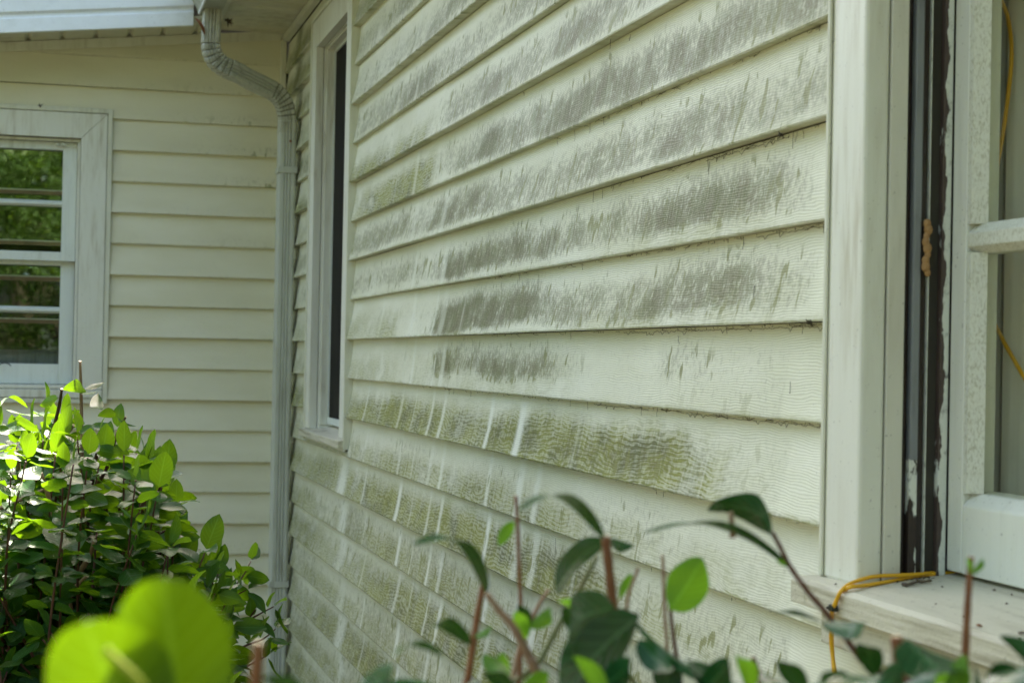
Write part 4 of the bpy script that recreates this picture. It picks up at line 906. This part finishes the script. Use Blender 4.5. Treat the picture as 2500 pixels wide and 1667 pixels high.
# leaves: base x,y  tip x,y  depth base, tip, width px, roll, bend, material, fold
LV=[(1885,1297,1735,1232,1.06,1.10,98,38,.20,'leaf_fg'),(1770,1236,1728,1246,1.08,1.10,30,20,.05,'leaf_fg'),
 (1924,1384,1572,1300,1.07,1.02,80,80,.13,'leaf_fg'),(1636,1488,1716,1362,1.1,1.08,112,12,.05,'leaf_young'),
 (1560,1500,1365,1730,1.02,.90,165,28,.06,'leaf_fg'),(1545,1508,1860,1690,1.02,.98,90,77,.10,'leaf_fg'),(1500,1480,1390,1540,1.0,.94,130,30,.1,'leaf_fg'),
 (1358,1440,1478,1318,1.06,1.1,110,-55,.08,'leaf_fg'),(1490,1322,1548,1330,1.1,1.12,38,30,.1,'leaf_fg'),
 (1475,1318,1262,1248,1.0,.86,55,72,.1,'leaf_fg'),(1187,1450,1008,1328,1.0,.92,66,76,.16,'leaf_fg'),
 (1256,1273,1216,1330,1.12,1.1,34,15,.05,'leaf_young'),(1290,1530,1345,1488,1.06,1.02,42,25,.1,'leaf_young'),(1290,1530,1265,1475,1.06,1.05,36,30,.1,'leaf_fg'),(1280,1560,1262,1490,1.06,1.03,44,20,.05,'leaf_young'),
 (1447,1503,1362,1466,1.04,1.02,36,40,.1,'leaf_young'),(1150,1574,1052,1528,.96,.90,50,40,.1,'leaf_fg'),(1158,1552,1200,1527,1.06,1.04,24,40,.1,'leaf_young'),
 (1200,1672,1230,1592,1.0,1.0,60,20,.1,'leaf_young'),(1180,1595,1246,1650,.98,.96,50,30,.1,'leaf_young'),
 (2005,1520,2114,1520,1.0,.94,50,30,.12,'leaf_fg'),(2005,1520,1878,1498,1.0,1.0,30,68,.1,'leaf_fg'),(1920,1382,1895,1366,1.05,1.05,14,30,.1,'leaf_young'),
 (2130,1650,2105,1572,.95,.92,70,25,.1,'leaf_fg'),(2212,1560,2352,1640,.9,.86,170,60,.1,'leaf_fg'),(2352,1640,2240,1668,.9,.88,60,30,.1,'leaf_young'),(2560,1640,2440,1552,.92,.95,60,35,.08,'leaf_fg'),
 (2372,1400,2400,1362,1.0,.98,18,30,.1,'leaf_young'),(2368,1400,2358,1362,1.0,.98,14,30,.1,'leaf_young'),
 (1545,1400,1512,1460,1.1,1.08,26,30,.05,'leaf_young'),(1620,1690,1636,1606,1.0,1.0,82,15,.05,'leaf_fg'),(1800,1675,1680,1620,.98,.94,160,-60,.05,'leaf_fg'),
 (1110,1690,890,1645,.8,.76,190,-62,.1,'leaf_fg'),(1080,1600,960,1600,.85,.8,40,72,.1,'leaf_fg'),(1920,1690,2160,1645,.82,.8,190,62,.08,'leaf_fg'),(1860,1640,1920,1690,.95,.9,60,30,.08,'leaf_fg'),
 (2380,1700,2510,1620,.8,.8,170,60,.08,'leaf_fg'),(2190,1690,2290,1640,.85,.84,60,40,.08,'leaf_fg'),(1480,1700,1400,1600,.9,.9,60,40,.1,'leaf_young'),(1010,1700,1180,1660,.85,.85,60,50,.1,'leaf_fg'),
 (1560,1560,1640,1640,1.0,.98,70,25,.1,'leaf_fg'),(1420,1560,1380,1480,1.02,1.0,60,20,.08,'leaf_fg'),(1340,1640,1300,1720,.95,.9,70,30,.1,'leaf_young'),(1700,1700,1780,1610,.95,.92,80,20,.08,'leaf_fg'),
 (1960,1700,1900,1610,.9,.88,70,35,.08,'leaf_fg'),(2060,1700,2010,1640,.85,.85,90,15,.08,'leaf_fg'),(2130,1700,2200,1620,.88,.86,80,30,.1,'leaf_fg'),(2300,1690,2360,1600,.88,.86,80,40,.1,'leaf_young'),
 (2420,1700,2460,1620,.86,.84,70,20,.1,'leaf_fg'),(2500,1650,2400,1670,.86,.84,80,25,.1,'leaf_fg'),(860,1700,960,1630,.80,.78,100,35,.1,'leaf_fg'),(1250,1700,1180,1640,.9,.88,60,40,.1,'leaf_fg'),
 (1440,1690,1540,1610,.95,.92,90,30,.1,'leaf_fg'),(1830,1690,1800,1600,.96,.92,55,35,.1,'leaf_young')]
for (bx,by,tx,ty,db,dt,wpx,ro,bd,mt_) in LV:
    m_=MB(); u_=[]; t_=[]; placed(m_,u_,t_,bx,by,tx,ty,db,dt,wpx,ro,bd,.18,16,10); build_leafmesh(m_,u_,t_,'leaf',MAT[mt_],fg)
# lower leaves below the picture, with a few tips at its edge
m_=MB(); u_=[]; t_=[]; lv_save=(leaves,uvs,tones); leaves,uvs,tones=m_,u_,t_
for i in range(60):
    px=r.uniform(950,2700); dd=r.uniform(.85,1.3); py=r.uniform(1880,2500)
    p=at(px,py,dd); add_leaf_random(m_,u_,t_,p,rnd3(r)+np.array([0,0,.6]),r,.05)
    pts=[p+np.array([0,0,-.15])+rnd3(r)*.03,p]; twig_leaves([pts[0],(pts[0]+p)/2,p],.05,r,.2,.03)
build_leafmesh(m_,u_,t_,'foliage',MAT['leaf_fg'],fg)
# --- the very near shrub: big glowing leaves bottom left
ns_=empty('near_shrub',(-.86,-6.2,0),label='very close out of focus sprig with two big bright lime green leaves',cat='shrub')
ld=.58
for (bx,by,tx,ty,db,dt,wpx,ro,bd) in ((438,1850,398,1408,ld+.01,ld,322,10,.05),(340,1880,205,1515,ld-.01,ld-.02,340,15,.05)):
    m_=MB(); u_=[]; t_=[]; placed(m_,u_,t_,bx,by,tx,ty,db,dt,wpx,ro,bd,.10,40,14,0,.44,1.35); build_leafmesh(m_,u_,t_,'leaf',MAT['leaf_sun'],ns_)
groot=np.array([-.88,-6.15,0.02])
stem([(257,1584),(275,1603),(345,1668),(420,1800)],ld-.03,(22,15),'stem_lime',False,True,None,None,ns_)
stem([(632,1568),(628,1620),(622,1700),(610,1800)],.72,(26,40),'stem_fg',True,True,None,None,ns_)
m_=MB(); u_=[]; t_=[]; placed(m_,u_,t_,760,1720,640,1650,.72,.70,60,40,.1,.1,10,6); build_leafmesh(m_,u_,t_,'leaf',MAT['leaf_fg'],ns_)

# ------------------------------------------------------------------ trees behind and beside the viewer (some seen in the panes, others added to block low sky)
def tree(x,y,h,cr_,seed,label):
    q=random.Random(seed); t=empty('tree',(x,y,0),label=label,cat='tree',group='garden trees behind the viewer')
    mb=MB(); 
    P=smooth_path([(x,y,-.1),(x+.1,y,h*.3),(x-.1,y+.1,h*.6),(x,y,h*.9)],6); mb.tube(P,list(np.linspace(h*.03,h*.006,len(P))),9)
    tips=[]
    for i in range(14):
        a=q.uniform(0,6.28); z0_=h*q.uniform(.22,.7); rr_=cr_*q.uniform(.6,1); p0=np.array([x,y,z0_]); p2=np.array([x+math.cos(a)*rr_,y+math.sin(a)*rr_,z0_+h*q.uniform(.05,.25)])
        mb.tube(smooth_path([p0,(p0+p2)/2+np.array([0,0,.3]),p2],4),list(np.linspace(h*.012,.01,9)),6); tips.append((p0,p2))
    mb.build('trunk',MAT['bark'],t)
    n=34000 if y>-16 and abs(x)<4 else 9000; R=np.random.default_rng(seed); k=R.integers(0,26,n)
    cen=np.array([[x+cr_*.75*math.cos(a)*s_,y+cr_*.75*math.sin(a)*s_,h*z_] for a,s_,z_ in zip(R.uniform(0,6.28,26),R.uniform(.1,1,26)**.6,R.uniform(.16,.92,26))])
    d=R.normal(size=(n,3)); d/=np.linalg.norm(d,axis=1)[:,None]; P=cen[k]+d*(R.uniform(.3,1,n)**.5)[:,None]*cr_*.42*np.array([1,1,.75])
    a=R.normal(size=(n,3)); a/=np.linalg.norm(a,axis=1)[:,None]; b=np.cross(a,R.normal(size=(n,3))); b/=np.linalg.norm(b,axis=1)[:,None]
    s_=(R.uniform(.03,.065,n)*(1 if y>-16 else 1.7))[:,None]; V=np.stack([P-a*s_,P-b*s_*.5,P+a*s_,P+b*s_*.5],1).reshape(-1,3); Fc=np.arange(4*n).reshape(n,4)
    me=bpy.data.meshes.new('crown'); me.from_pydata(V.tolist(),[],Fc.tolist()); 
    ul=me.uv_layers.new(name='leaf'); ul.data.foreach_set('uv',np.full(4*n*2,.3,np.float32))
    at_=me.attributes.new('tone','FLOAT','POINT'); at_.data.foreach_set('value',np.repeat(R.random(n),4).astype(np.float32))
    link('crown',me,MAT['leaf_tree'],t)
for i,(x,y,h,c) in enumerate([(-.6,-15,7.5,2.6),(-4.6,-17,10,3.4),(3.6,-19,10,3.6),(-1.6,-24,13,4.5),(-10,-12,9,3.4),(-7.2,-9.2,8.5,2.9),(-7.6,-5.8,9,2.9),(-6.6,-13,9.5,3.1),(1.6,-16.5,9,3),(-8.4,-1.4,8.5,2.9),(-2.6,-18.5,10,3.2),(6.2,-16,9,3.2),(-7.8,1.2,7,2.5),(-11,-4,9,3.3),(-9.5,3.5,8,3.0),(8,-22,11,4)]):
    tree(x,y,h,c,50+i,'leafy green garden tree on the lawn, from an unseen ring reflected in panes and added to block low sky')
